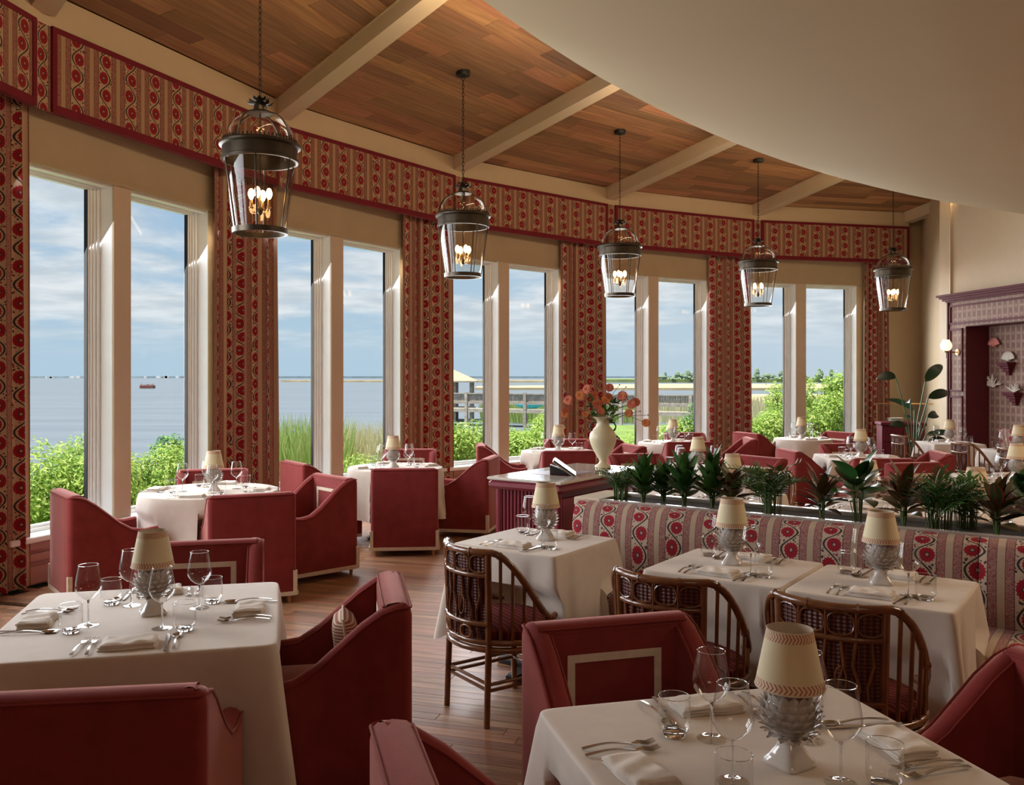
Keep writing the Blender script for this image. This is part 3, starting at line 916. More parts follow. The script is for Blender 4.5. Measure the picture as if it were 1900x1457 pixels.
mould(.05, OX0 - .07, 1.47, OZ1 - .02); mould(.05, OX0 - .07, .2, 1.40); mould(.05, NW, OZ1 + .05, TOPZ - .16)
ed = MB(); ed.box(0, .03, -.06, -.03, 0, TOPZ - .1, Mj); ed.obj('corner_bead', 'maroon', t)
co = MB()
for (z0, z1, pj) in ((TOPZ - .11, TOPZ - .085, .05), (TOPZ - .085, TOPZ - .05, .085), (TOPZ - .05, TOPZ - .02, .12), (TOPZ - .02, TOPZ + .015, .15)):
    co.box(-pj + .03, NW, -pj - .02, .0, z0, z1, Mj)
co.obj('cornice', 'maroon', t)

# wall banquette inside the niche
t = thing('niche_banquette', 'printed banquette built into the right wall niche', 'banquette')
mb = MB(); mb.grid(lambda s, q: Mj @ Vector((lerp(.95, NW, s), .30 - .10 * sin(q * pi * .5) - .05, .45 + .47 * q)), 30, 6, lambda s, q: (s * 4.2, q * .5)); mb.obj('back_cushion', 'print_seat', t, 60)
MB().bbox(.95, NW, -.33, .3, .30, .46, .03, Mj).obj('seat_cushion', 'velvet', t)
MB().box(.95, NW, -.29, .3, 0, .30, Mj).obj('plinth', 'maroon', t)

# shells and brackets on the niche back
def nl(x, z, y=.36): return Mj @ Vector((x, y, z))
nrot = atan2(nd.y, nd.x)
def niche_thing(name, lb, cat, x, z): return thing(name, lb, cat, nl(x, z), nrot)
def bracket(x, z, lb):
    t = niche_thing('bracket_shelf', lb, 'shelf', x, z)
    mb = MB()
    for (w, d_, z0, z1) in ((.13, .15, -.03, 0), (.12, .13, -.06, -.03), (.095, .10, -.10, -.06), (.065, .07, -.15, -.10), (.04, .045, -.20, -.15)):
        mb.bbox(-w, w, -d_, 0, z0, z1, .004)
    mb.obj('bracket', 'maroon', t)
bracket(.92, 1.93, 'dark red carved bracket shelf holding a pale shell')
bracket(1.06, 1.47, 'lower dark red bracket shelf holding white coral')
def fan_shell(x, z, lb, s=1.0, mat='shell_pink', lean=0):
    t = niche_thing('fan_shell', lb, 'shell', x, z)
    mb = MB()
    for i in range(13):
        a = radians(-78 + i * 13); 
        mb.tube([(0, -.02, 0), (sin(a) * .06 * s, -.05, cos(a) * .05 * s), (sin(a) * .115 * s, -.03, cos(a) * .10 * s)], [.006 * s, .013 * s, .010 * s], 6)
    mb.obj('ribbed_fan', mat, t, 50)
    MB().lathe([(0, -.03), (.025 * s, -.02), (.03 * s, 0), (.02 * s, .02), (0, .025)], 10, Matrix.Translation((0, -.02, 0))).obj('hinge', mat, t, 50)
fan_shell(.60, 2.20, 'pink fan shell hung high on the niche wallpaper', 1.15)
fan_shell(.92, 1.968, 'pale shell standing on the upper bracket', 1.25, 'coral_white')
def coral(x, z, lb, s, seed):
    t = niche_thing('coral', lb, 'coral', x, z); rg = random.Random(seed); mb = MB()
    for i in range(26):
        a = rg.uniform(-1.35, 1.35); l = s * rg.uniform(.7, 1.1); b = a + rg.uniform(-.5, .5)
        p1 = (sin(a) * l * .5, -.03 - rg.random() * .03, cos(a) * l * .5); p2 = (p1[0] + sin(b) * l * .45, -.03 - rg.random() * .05, p1[2] + cos(b) * l * .45)
        mb.tube([(0, -.03, 0), p1, p2], [.012, .009, .005], 5)
    mb.obj('branches', 'coral_white', t, 50)
    MB().lathe([(0, -.01), (.03, -.008), (.02, .02), (0, .03)], 10, Matrix.Translation((0, -.03, 0))).obj('stub', 'coral_white', t)
coral(.60, 1.55, 'white coral fan hung on the niche wallpaper below the pink shell', .19, 4)
coral(1.06, 1.475, 'white coral sprig standing on the lower bracket', .16, 5)

# wall sconce on the pilaster
t = thing('wall_sconce', 'lit white globe sconce with brass arm on the papered pilaster', 'sconce', Mj @ Vector((.25, -.035, 2.10)), nrot)
MB().lathe([(0, 0), (.05, 0), (.05, .012), (.02, .02), (0, .02)], 20, Matrix.Rotation(radians(90), 4, 'X')).obj('back_plate', 'brass', t, 40)
MB().tube([(0, -.01, 0), (-.03, -.10, -.0), (-.05, -.17, .0)], .010, 8).obj('arm', 'brass', t, 40)
MB().lathe([(.0, 0), (.035, 0), (.04, .02), (.0, .02)], 16, Matrix.Translation((-.05, -.17, .0))).obj('cup', 'brass', t, 40)
MB().lathe([(.03, .02), (.07, .045), (.088, .09), (.085, .13), (.065, .17), (.05, .195), (.053, .20)], 24, Matrix.Translation((-.05, -.17, 0))).obj('globe', 'sconce_globe', t, 80)
MB().lathe([(0, -.09), (.012, -.09), (.012, -.0), (0, 0)], 10, Matrix.Translation((-.05, -.17, 0))).obj('switch_stem', 'ceramic', t, 40)

# console in the corner, plates, glass screen, tall plant
cu = frame_m(Vector((6.95, 16.75, 0)), Vector((1.0, -.22, 0)))
cp0 = cu @ Vector((0, 0, 0)); crot = atan2(-.22, 1.0)
t = thing('console', 'low maroon sideboard with drawers in the far corner', 'cabinet', (6.85, 15.85, 0), crot)
MB().bbox(0, .70, -.02, .48, .06, .84, .006).obj('carcass', 'maroon', t)
MB().bbox(-.03, .73, -.06, .50, .84, .90, .012).obj('top', 'maroon', t)
for i in range(2):
    d_ = MB().bbox(.025 + i * .335, .34 + i * .335, -.04, -.02, .56, .80, .004).obj('drawer', 'maroon', t)
    kb = MB(); kb.lathe([(0, 0), (.018, .005), (.02, .015), (.01, .02), (0, .021)], 12, Matrix.Translation((.18 + i * .335, -.04, .68)) @ Matrix.Rotation(radians(90), 4, 'X'))
    kb.obj('knob', 'black_iron', d_)
MB().bbox(.025, .675, -.035, -.02, .10, .52, .004).obj('door', 'maroon', t)
for i in range(4):
    p = frame_m(Vector((6.85, 15.85, 0)), Vector((cos(crot), sin(crot), 0))) @ Vector((.26, .16, .90 + i * .018))
    MB().lathe([(0, .002), (.08, .002), (.13, .016), (.135, .018), (.125, .014), (.075, .0), (0, .0)], 24).obj('plate', 'plate_white', None, 60, loc=p, label='cream plate, %s of the low stack on the corner sideboard' % ('lowest', 'second from the bottom', 'second from the top', 'topmost')[i], cat='plate', group='stack of plates on the sideboard')
p = frame_m(Vector((6.85, 15.85, 0)), Vector((cos(crot), sin(crot), 0)))
t = thing('glass_screen', 'low glass screen with brass frame standing behind the sideboard', 'screen', p @ Vector((0, .46, .90)), crot)
MB().box(0, .95, 0, .008, 0, .32).obj('glass', 'pane', t)
bf = MB(); bf.box(0, .95, -.01, .015, .31, .33); bf.box(0, .018, -.01, .015, 0, .33); bf.obj('brass_frame', 'brass', t)

def leaf_mesh(name, L, Wd, mat, droop=.3, cup=.12, nseg=7, tip=1.0, stalk=0.0):
    """a broad leaf along +x, bending down, with a folded midrib; 2 x nseg quads"""
    v, uv, f = [], [], []
    for i in range(nseg + 1):
        s = i / nseg
        w = Wd * (sin(pi * min(1, s ** .75)) ** .8 if 0 < s < 1 else 0.0)
        x = stalk + L * (s - droop * .25 * s * s * s); z = -droop * L * s * s * .6
        for j in (-1, 0, 1):
            v.append((x, j * w / 2, z + cup * w * abs(j))); uv.append((.5 + .5 * j, s))
    for i in range(nseg):
        for j in range(2): f.append((i * 3 + j, i * 3 + 3 + j, i * 3 + 4 + j, i * 3 + 1 + j))
    return MB().add(v, f, uv).mesh(name, mat, 60)
def place_leaf(me, parent, p, az, el, roll=0.0, sc=1.0, nm='leaf'):
    M = Matrix.Rotation(az, 4, 'Z') @ Matrix.Rotation(-el, 4, 'Y') @ Matrix.Rotation(roll, 4, 'X')
    return ob(nm, me, parent, p, M.to_euler(), sc)
# tall bird-of-paradise plant
PL = (6.60, 14.08)
t = thing('tall_plant', 'tall broad-leaved potted plant in the corner beside the niche', 'plant', (PL[0], PL[1], 0), 0)
MB().lathe([(0, 0), (.15, 0), (.20, .34), (.19, .34), (.16, .30), (0, .30)], 24).obj('pot', 'host_dark', t, 40)
big = leaf_mesh('leaf', .62, .17, 'leaf_big', .55, .10, 10)
spec = [(-2.75, 1.50, .22, 1.05, -.32), (.35, 1.45, .75, 1.05, .16), (.2, 1.22, .35, .95, .2), (-2.3, 1.15, .30, .72, -.1), (.5, .95, .25, .8, .2), (-2.9, .82, .30, .75, -.16), (-.4, .70, .3, .8, .15), (.1, .62, .1, .8, .2), (-2.2, .55, .5, .8, -.1), (2.2, 1.05, .6, .8, 0), (1.4, .8, .6, .9, .1)]
for az, h, el, sc, dx in spec:
    h *= 1.12; p = (dx * 1.0 + .02, .06 * sin(az), h)
    place_leaf(big, t, p, az, el, random.uniform(.75, 1.25), sc)
    MB().tube([(.03 * cos(az), .03 * sin(az), .3), (dx * .3, .02, h * .6), p], .010, 5).obj('stalk', 'leaf_mid', t, 40)
# ------------------------------------------------------------------ outside
gp = [v2(ring(k, o)) for k, o in ((-6, 5), (-4, 4), (-2, 4), (-1, 4), (0, 4.2), (.7, 4.6), (1.3, 6.5), (2, 8), (3, 13), (4, 18), (5, 24), (6.5, 26))]
gm = MB(); gm.prism(gp + [(20, -12), (-9, -12)], -1.6, -.5)
struct('ground', gm, 'lawn')
wt = MB(); wt.add([(-4000, 20, -1.25), (4000, 20, -1.25), (4000, 5200, -1.25), (-4000, 5200, -1.25)], [(0, 1, 2, 3)])
struct('water', wt, 'water')
# sandy left shore edge under the hedge stays hidden; marsh flats
def flat(name, pts, z0, z1, mat, seed=0):
    mb = MB(); mb.prism(pts, z0, z1); struct(name, mb, mat)
flat('marsh_flat', [(-5, 205), (30, 200), (120, 190), (420, 210), (420, 330), (60, 320), (-5, 240)], -1.3, -.7, 'marsh_tan')
flat('marsh_flat_far', [(40, 480), (600, 500), (900, 640), (900, 760), (40, 700)], -1.3, .6, 'marsh_green')
flat('marsh_spit', [(-128, 530), (40, 482), (40, 560), (-128, 560)], -1.3, -.15, 'marsh_tan')
flat('marsh_bank', [(8, 66), (18, 62), (60, 66), (70, 130), (34, 128), (14, 92)], -1.3, -.75, 'marsh_tan')
flat('far_shore', [(-2600, 2500), (-900, 2300), (900, 2600), (900, 2750), (-2600, 2750)], -1.3, 4.2, 'far_trees')
sb = MB(); rg = random.Random(2)
for i in range(60):
    x = rg.uniform(-2300, -700); w = rg.uniform(4, 12); sb.box(x, x + w, 2280, 2290, -1, rg.uniform(2.5, 5.5))
sb.obj('shore_houses', 'house_white', None, kind='structure')
tt = MB(); rg = random.Random(5)
for i in range(420):
    x = rg.uniform(88, 330); h = .5 + rg.uniform(1, 6.5) * (1.0 if rg.random() < .25 else .45); w = rg.uniform(.8, 2.0)
    tt.lathe([(0, .4), (w * .6, 1.2), (w, h * .6), (w * .6, h * .9), (0, h)], 6, Matrix.Translation((x, 470 + rg.random() * 20, 0)))
tt.obj('shore_trees', 'shore_green', None, kind='stuff', label='line of small trees along the distant green shore', cat='trees')
# low reed islet in the bay
t = thing('duck_blind', 'small brown hunting blind standing out in the bay', 'blind', (-88, 225, -1.25))
MB().bbox(-1.7, 1.7, -.8, .8, .1, .9, .05).obj('hull', 'boat_red', t); 
rb_ = MB()
for i in range(22): rb_.tube([(-1.6 + i * .15, random.uniform(-.5, .5), .5), (-1.6 + i * .15 + random.uniform(-.2, .2), 0, random.uniform(1.0, 1.35))], .05, 4)
rb_.obj('brush', 'boat_red', t)

def leafy(n, rx, ry, rz, lsz, seed, shell=.62, flat_=.55):
    """leaf cluster: pointed leaves scattered in lumpy shells"""
    rg = random.Random(seed); mb = MB()
    lumps = [(rg.uniform(-.55, .55), rg.uniform(-.55, .55), rg.uniform(-.35, .6), rg.uniform(.4, .62)) for _ in range(9)]
    for i in range(n):
        lx, ly, lz, lr = rg.choice(lumps)
        d = Vector((rg.gauss(0, 1), rg.gauss(0, 1), rg.gauss(0, 1) + .25)).normalized()
        r = lr * rg.uniform(shell, 1.05)
        p = Vector(((lx + d.x * r) * rx, (ly + d.y * r) * ry, (lz + d.z * r) * rz))
        up = (d + Vector((rg.uniform(-.6, .6), rg.uniform(-.6, .6), rg.uniform(.1, .9)))).normalized()
        t1 = up.orthogonal().normalized(); t1 = (Matrix.Rotation(rg.random() * 6.28, 3, up) @ t1); t2 = up.cross(t1)
        s = lsz * rg.uniform(.6, 1.3)
        mb.add([p - t1 * s, p + t2 * s * flat_ * .6, p + t1 * s - up * s * .25, p - t2 * s * flat_ * .6], [(0, 1, 2, 3)])
    return mb
def bush(loc, rx, ry, rz, n, lsz, mat, label, seed, cat='bush', group='shrubs outside the windows', twigs=5, nm='shrub'):
    t = thing(nm, label, cat, loc, 0, group)
    leafy(n, rx, ry, rz, lsz, seed).obj('foliage', mat, t)
    rg = random.Random(seed + 1); tw = MB()
    for i in range(twigs):
        a = rg.random() * 6.28; 
        tw.tube([(0, 0, -rz * 1.2), (cos(a) * rx * .25, sin(a) * ry * .25, -rz * .2), (cos(a) * rx * .5, sin(a) * ry * .5, rz * .5)], [.03, .02, .008], 5)
    tw.obj('branches', 'bark', t)
    return t
G = 'shrubs outside the windows'
def bz(top, rz): return top - rz * 1.02
for i, (x, y, top, rx, rz, n, ls, mat, lb) in enumerate([
    (-5.75, 10.6, .98, .75, .85, 3600, .052, 'bush_bright', 'bright green hedge shrub behind the far left pane'),
    (-5.0, 10.75, .94, .70, .85, 3200, .050, 'bush_bright', 'bright green hedge shrub just left of the first window post'),
    (-4.55, 11.5, .90, .65, .80, 3000, .046, 'bush_bright', 'fine-leaved hedge shrub right of the first window post'),
    (-4.05, 12.3, .92, .62, .80, 3000, .042, 'bush_bright', 'soft hedge shrub behind the round table at the first bay'),
    (-4.80, 11.1, .93, .60, .80, 2800, .045, 'bush_bright', 'hedge shrub directly behind the first window post'),
    (-4.85, 10.35, .30, .42, .55, 1500, .045, 'bush_deep', 'dark shaded shrub low behind the first window post'),
    (-3.2, 13.0, .34, .55, .45, 1600, .045, 'bush_bright', 'low green shrub below the reeds in the second bay'),
    (-2.1, 14.2, .45, .6, .50, 1800, .045, 'bush_bright', 'low green shrub at the foot of the pale reeds'),
    (-.95, 16.4, 1.14, .75, .95, 3400, .055, 'bush_bright', 'large round shrub left of the third window post'),
    (-.15, 17.3, .92, .70, .85, 2800, .055, 'bush_bright', 'round shrub touching the third window post'),
    (.55, 17.1, .93, .70, .85, 3000, .055, 'bush_bright', 'round shrub behind the third bay table'),
    (1.20, 17.7, .95, .65, .80, 2600, .050, 'bush_bright', 'round shrub right of the third bay table'),
    (2.45, 18.0, .55, .75, .70, 2400, .055, 'bush_bright', 'shrub behind the flower vase, low among grasses'),
    (3.50, 18.7, .92, .60, .75, 2400, .065, 'bush_bright', 'shrub right of the fourth window post'),
    (4.35, 18.6, 1.20, .45, .85, 2000, .060, 'bush_deep', 'darker upright shrub at the right of the fourth bay'),
    (5.55, 19.4, 1.02, .75, .95, 3000, .060, 'bush_bright', 'broad shrub in the left pane of the last bay'),
    (6.40, 19.8, 1.30, .60, 1.0, 2800, .055, 'bush_bright', 'taller shrub just left of the last window post'),
    (7.15, 19.4, 1.30, .60, 1.05, 2800, .060, 'bush_bright', 'bright shrub right of the last window post'),
    (7.75, 18.9, .95, .45, .85, 2200, .055, 'bush_deep', 'dark blue-green shrub at the right edge of the last pane')]):
    bush((x, y, bz(top, rz)), rx * 1.3, rx * 1.1, rz, int(n * 3.0), ls * .78, mat, lb, 40 + i)
t = bush((8.15, 22.0, .95), .8, .6, 1.0, 2600, .06, 'bush_bright', 'small windswept tree with spreading crown in the last pane', 90, 'tree', 'trees outside', 6, 'small_tree')
t = bush((7.3, 22.3, .75), .8, .6, .95, 2600, .055, 'bush_bright', 'rounded tree crown behind the last window post', 91, 'tree', 'trees outside', 6, 'small_tree')
t = bush((-3.95, 13.0, .62), .50, .42, .30, 700, .050, 'bush_deep', 'loose trailing shrub rising above the hedge in the second pane', 92, 'bush', G, 7)
t = bush((-4.6, 12.6, .70), .30, .3, .2, 260, .050, 'bush_deep', 'thin sprig reaching left above the hedge', 93, 'bush', G, 5)

def reeds(x0, x1, y0, y1, zb, ht, n, mat, label, seed, w=.012):
    rg = random.Random(seed); mb = MB()
    for i in range(n):
        x, y = rg.uniform(x0, x1), rg.uniform(y0, y1); h = ht * rg.uniform(.6, 1.05)
        lx, ly = rg.uniform(-.25, .25) * h, rg.uniform(-.15, .15) * h; ww = w * rg.uniform(.6, 1.3)
        mb.add([(x - ww, y, zb), (x + ww, y, zb), (x + lx * .45 + ww * .7, y + ly * .4, zb + h * .6), (x + lx, y + ly, zb + h), (x + lx * .45 - ww * .7, y + ly * .4, zb + h * .6)], [(0, 1, 2, 3, 4)])
    o = mb.obj('reeds', mat, None, kind='stuff', label=label, cat='reeds')
    return o
reeds(-3.9, -2.6, 14.2, 16.0, -.5, 1.55, 1500, 'reed_green', 'tall feathery green reeds in the left pane of the second bay', 1)
reeds(-3.0, -1.3, 15.8, 18.0, -.5, 1.35, 2000, 'reed', 'pale dry reeds in the right pane of the second bay', 2)
reeds(-3.4, -1.4, 13.4, 15.0, -.5, .95, 1200, 'reed_green', 'short green grass in front of the dry reeds', 3)
reeds(1.6, 5.2, 17.2, 18.6, -.5, .85, 1500, 'reed_green', 'mixed grasses below the shrubs of the fourth bay', 4)
reeds(4.9, 7.0, 18.2, 19.2, -.5, .95, 1200, 'reed_green', 'yellow-green grass below the shrubs of the last bay', 5)
reeds(8, 34, 56, 66, -1.2, 1.7, 3500, 'reed', 'tan marsh reeds beyond the boardwalk', 6, .05)
reeds(-1, 9, 56, 60, -1.2, 1.55, 1200, 'reed_green', 'green marsh reeds along the boardwalk railing', 7, .05)
reeds(12, 24, 24, 44, -1.0, 1.3, 2500, 'reed', 'tan grasses sloping down to the boardwalk', 8, .035)

# boardwalk with board railings, and the pavilion
BV = Vector((1, -.5, 0)).normalized(); brot = atan2(BV.y, BV.x); BW = frame_m(Vector((-5.3, 55.6, 0)), BV)
t = thing('boardwalk', 'weathered grey boardwalk with board railing crossing the marsh', 'boardwalk')
MB().box(0, 19.5, 0, 1.8, -.32, -.22, BW).obj('deck', 'dock_wood', t)
MB().box(0, 19.5, -.06, .08, .68, .75, BW).obj('top_rail', 'dock_wood', t)
MB().box(0, 19.5, -.05, .05, .10, .24, BW).obj('mid_rail', 'dock_wood', t)
MB().box(0, 19.5, -.05, .05, -.40, -.20, BW).obj('rim_joist', 'dock_wood', t)
pmsh = MB().box(-.09, .09, -.09, .09, -1.7, .78).mesh('post', 'dock_wood'); bmsh = MB().box(-.060, .060, -.02, .02, .22, .69).mesh('board', 'dock_wood')
for i in range(11): ob('post', pmsh, t, BW @ Vector((i * 1.95, 0, 0)), (0, 0, brot))
for i in range(138): ob('board', bmsh, t, BW @ Vector((.12 + i * .1405, .06, 0)), (0, 0, brot))
t = thing('pavilion', 'small waterside pavilion with a hipped tan roof on posts', 'pavilion', (-3.66, 60.5, -.3), 0)
MB().add([(-2.4, -2.4, 1.75), (2.4, -2.4, 1.75), (2.4, 2.4, 1.75), (-2.4, 2.4, 1.75), (0, 0, 2.85)], [(0, 1, 4), (1, 2, 4), (2, 3, 4), (3, 0, 4), (3, 2, 1, 0)]).obj('roof', 'roof_tan', t)
MB().box(-2.4, 2.4, -2.4, 2.4, 1.66, 1.75).obj('eave_board', 'dock_wood', t)
for x in (-2.0, .9, 2.0):
    for y in (-2.0, 2.0): MB().box(x - .10, x + .10, y - .10, y + .10, -1, 1.7).obj('post', 'dock_wood', t)
MB().box(-2.2, 2.2, -2.2, 2.2, -.2, -.05).obj('deck', 'dock_wood', t)
t = thing('kayak', 'turquoise kayak lying under the boardwalk railing', 'kayak', BW @ Vector((7.6, .98, .06)), brot)
MB().lathe([(0, -.95), (.12, -.8), (.22, -.4), (.24, 0), (.22, .4), (.12, .8), (0, .95)], 12, Matrix.Rotation(radians(90), 4, 'Y')).obj('hull', 'kayak', t, 60)
MB().lathe([(.10, .215), (.13, .225), (.13, .245), (.10, .245)], 12).obj('cockpit_rim', 'tablet_black', t)
t = thing('parked_car', 'white and red parked vehicle glimpsed through the last window', 'car', (8.0, 24.5, -.5), .3)
MB().bbox(-.9, .9, -.4, .4, .35, .75, .08).obj('body', 'car_white', t); MB().bbox(-.6, .55, -.36, .36, .75, 1.1, .1).obj('cabin', 'car_white', t); MB().bbox(-.92, .92, -.42, .42, .15, .36, .05).obj('lower_body', 'car_red', t)
for x in (-.55, .55):
    for y in (-.4, .4): MB().lathe([(0, -.06), (.18, -.06), (.18, .06), (0, .06)], 14, Matrix.Translation((x, y, .18)) @ Matrix.Rotation(radians(90), 4, 'X')).obj('wheel', 'tablet_black', t, 40)
# ------------------------------------------------------------------ armchair in a red slipcover
CW, CD, CH, CF = .64, .64, .83, .54      # width, depth, back height, arm front height
def make_armchair():
    t = thing('armchair', 'x', 'chair', (0, 0, 0), 0, 'red slipcovered armchairs')
    # U-shaped plan path of the outer shell, from left arm front round the back to right arm front (front = +y)
    # origin under the middle of the back top edge; chair reaches forward to y = CD
    hw = CW / 2; path = []
    rc = .035
    def corner(cx_, cy_, a0_, a1_, n=4): return [(cx_ + rc * cos(lerp(a0_, a1_, i / n)), cy_ + rc * sin(lerp(a0_, a1_, i / n))) for i in range(n + 1)]
    side = [(-hw - .012, CD), (-hw - .010, CD * .85), (-hw - .006, CD * .70), (-hw - .002, CD * .56), (-hw, CD * .42), (-hw, CD * .3), (-hw, CD * .18), (-hw, CD * .10)]
    path += side + corner(-hw + rc, rc, pi, 1.5 * pi)
    path += [(x, 0) for x in (-hw * .5, 0, hw * .5)]
    path += corner(hw - rc, rc, 1.5 * pi, 2 * pi)
    path += [(-x, y) for x, y in side[::-1]]
    n = len(path)
    def toph(y):
        s = y / CD
        return CF + (CH - CF) * (1 - sst(.06, .80, s)) + .012 * sst(.85, 1, s)
    def nrm(i):
        a, b = path[max(i - 1, 0)], path[min(i + 1, n - 1)]; dx, dy = b[0] - a[0], b[1] - a[1]; l = hypot(dx, dy) or 1
        return (dy / l, -dx / l) if True else None
    loops = []
    TH = .085
    for i, (x, y) in enumerate(path):
        nx, ny = nrm(i)       # outward
        h = toph(y); th = TH + .03 * (1 - sst(.0, .1, y))
        lean = .0
        prof_ = [(-.0, .06), (.004, .16), (.0, .30), (0, h - .045), (-.006, h - .016), (-.022, h - .002), (-th * .5, h + .004), (-th + .022, h - .002), (-th + .006, h - .016), (-th, h - .045), (-th, .36), (-th, .30)]
        loops.append([(x + nx * o, y + ny * o, z) for o, z in prof_])
    mb = MB(); mb.quadstrip(loops, close=False, cap0=False, cap1=False)
    m = len(loops[0]); mb.f.append(tuple(range(m))); mb.f.append(tuple((n - 1) * m + j for j in range(m - 1, -1, -1)))
    mb.obj('slipcover_shell', 'velvet', t, 50)
    # welts along the outer and inner top edges
    wl = MB(); wl.tube([Vector(l[4]) + Vector((nrm(i)[0] * .004, nrm(i)[1] * .004, .003)) for i, l in enumerate(loops)], .0042, 5); wl.obj('outer_welt', 'velvet', t, 60)
    wl = MB(); wl.tube([Vector(l[8]) + Vector((0, 0, .003)) for l in loops], .0042, 5); wl.obj('inner_welt', 'velvet', t, 60)
    # seat cushion, front rail
    MB().bbox(-hw + TH, hw - TH, .10, CD + .01, .34, .46, .03).obj('seat_cushion', 'velvet', t, 40)
    MB().bbox(-hw + TH - .02, hw - TH + .02, CD - .05, CD + .0, .06, .36, .01).obj('front_skirt', 'velvet', t)
    # padded inner back with cream tape border
    by = TH + .028
    MB().bbox(-hw + TH, hw - TH, TH * .6, by, .40, CH - .01, .012).obj('inner_back', 'velvet', t)
    tp = MB(); x1, z1, z0, w, y0, y1 = hw - TH - .055, CH - .105, .44, .028, by - .002, by + .004
    tp.box(-x1, x1, y0, y1, z1 - w, z1); tp.box(-x1, -x1 + w, y0, y1, z0, z1 - w); tp.box(x1 - w, x1, y0, y1, z0, z1 - w)
    tp.obj('tape_border', 'tape', t)
    # skirt hem tape with corner slits
    hm = MB(); zt0, zt1, o = .058, .088, .006
    hm.box(-hw + .012, hw - .012, -o, .002, zt0, zt1)
    hm.box(-hw - .012 - o, -hw, .02, CD - .005, zt0, zt1); hm.box(hw, hw + .012 + o, .02, CD - .005, zt0, zt1)
    hm.box(-hw + .01, hw - .01, CD - .002, CD + o, zt0, zt1)
    hm.obj('hem_tape', 'tape', t)
    for sx in (-1, 1):
        sl = MB(); x = sx * hw
        sl.box(min(x, x - sx * .026), max(x, x - sx * .026), -o - .001, .004, .06, .245)
        sl.box(min(x - sx * .004, x + sx * o), max(x - sx * .004, x + sx * o), -.004, .026, .06, .245)
        sl.obj('corner_slit_tape', 'tape', t)
    for sx in (-1, 1):
        for y in (.045, CD - .05):
            MB().lathe([(0, 0), (.013, 0), (.021, .10), (0, .10)], 8, Matrix.Translation((sx * (hw - .05), y, 0))).obj('leg', 'leg_wood', t, 40)
    return t
CHAIR = Maker(make_armchair())
SEATS = []          # (x, y, heading, depth, half width, height) of every chair, so cloths hang clear of them
def armchair(x, y, ang, label):
    """(x, y): middle of the back's rear edge; ang: heading the sitter faces, degrees from +x"""
    SEATS.append((x, y, radians(ang - 90), CD + .024, CW / 2 + .030, .61))
    return CHAIR((x, y, 0), radians(ang - 90), label)
for a in [
    (-1.12, 2.42, 98, 'red armchair with its back to us at the bottom left corner'),
    (-.375, 3.72, 190, 'red armchair right of the left foreground table, holding a striped pillow'),
    (-1.58, 4.80, 283, 'red armchair with taped back facing us across the left foreground table'),
    (-2.70, 8.50, 285, 'red armchair against the first window, behind its round table'),
    (-3.30, 6.72, 38, 'red armchair at far left with its arm sweeping down beside the window'),
    (-1.80, 6.60, 113, 'red armchair seen from behind at the first round table'),
    (-1.40, 7.92, 222, 'red armchair right of the first round table, tape band catching light'),
    (-.87, 8.45, 95, 'red armchair seen squarely from behind, mid aisle at the second round table'),
    (-.02, 9.70, 168, 'red armchair in profile between the second round table and host stand'),
    (-1.05, 10.85, 272, 'red armchair with taped back behind the second round table'),
    (-2.10, 9.10, 35, 'red armchair left of the second round table, under the printed curtain'),
    (-.26, 11.55, 2, 'red armchair in profile left of the third round table, behind the host stand'),
    (.86, 10.50, 95, 'red armchair seen from behind, just beyond the host stand tablet'),
    (.98, 12.60, 272, 'red armchair with taped back behind the third round table'),
    (1.82, 11.50, 195, 'red armchair right of the vase, facing the third round table'),
    (1.62, 12.85, 5, 'red armchair half hidden behind the flower vase'),
    (2.95, 14.05, 268, 'red armchair behind the fourth round table, under the window'),
    (2.60, 11.95, 92, 'red armchair seen from behind at the fourth round table'),
    (3.68, 12.75, 175, 'red armchair in profile right of the fourth round table'),
    (3.88, 13.95, 22, 'red armchair seen from behind left of the fifth window table'),
    (5.52, 14.20, 205, 'red armchair with taped back right of the fifth window table'),
    (3.45, 10.68, 4, 'red armchair in profile left of the square table by the last window'),
    (4.55, 11.75, 272, 'red armchair behind the square table by the last window'),
    (4.14, 9.50, 84, 'red armchair seen from behind at the square table near the last window'),
    (5.22, 10.35, 172, 'red armchair with taped back right of the square table near the last window'),
    (1.56, 10.20, 280, 'red armchair with taped back directly right of the clay vase'),
    (2.95, 9.80, 215, 'red armchair with taped back behind the bushy palm of the planter'),
    (3.66, 7.72, 28, 'red armchair seen from behind, right of the planter palms'),
    (4.24, 9.14, 283, 'red armchair with taped back facing us behind the planter palms'),
    (.39, 3.28, 286, 'red armchair with taped back behind the right foreground table'),
    (-.25, 1.97, 14, 'red armchair with rounded pink back edge at the bottom centre'),
    (1.81, 2.62, 196, 'red armchair cut by the right picture edge in the foreground')]:
    armchair(*a)

t = thing('pillow', 'small striped pillow lying in the armchair beside the left foreground table', 'pillow', (-.62, 3.78, .468), radians(100))
mb = MB()
def pil(s, q, sg):
    a, b = s * 2 - 1, q * 2 - 1
    th = .055 * (1 - a ** 4) ** .5 * (1 - b ** 4) ** .5
    return (a * .12, sg * th + .03 * q, .12 + b * .115)
mb.grid(lambda s, q: pil(s, q, 1), 10, 10, flip=True); mb.grid(lambda s, q: pil(s, q, -1), 10, 10)
mb.obj('cover', 'ticking', t, 60)
MB().tube([pil(s, q, 0) for s, q in [(i / 10, 0) for i in range(10)] + [(1, i / 10) for i in range(10)] + [(1 - i / 10, 1) for i in range(10)] + [(0, 1 - i / 10) for i in range(10)]], .005, 5, close=True).obj('piping', 'tape', t)

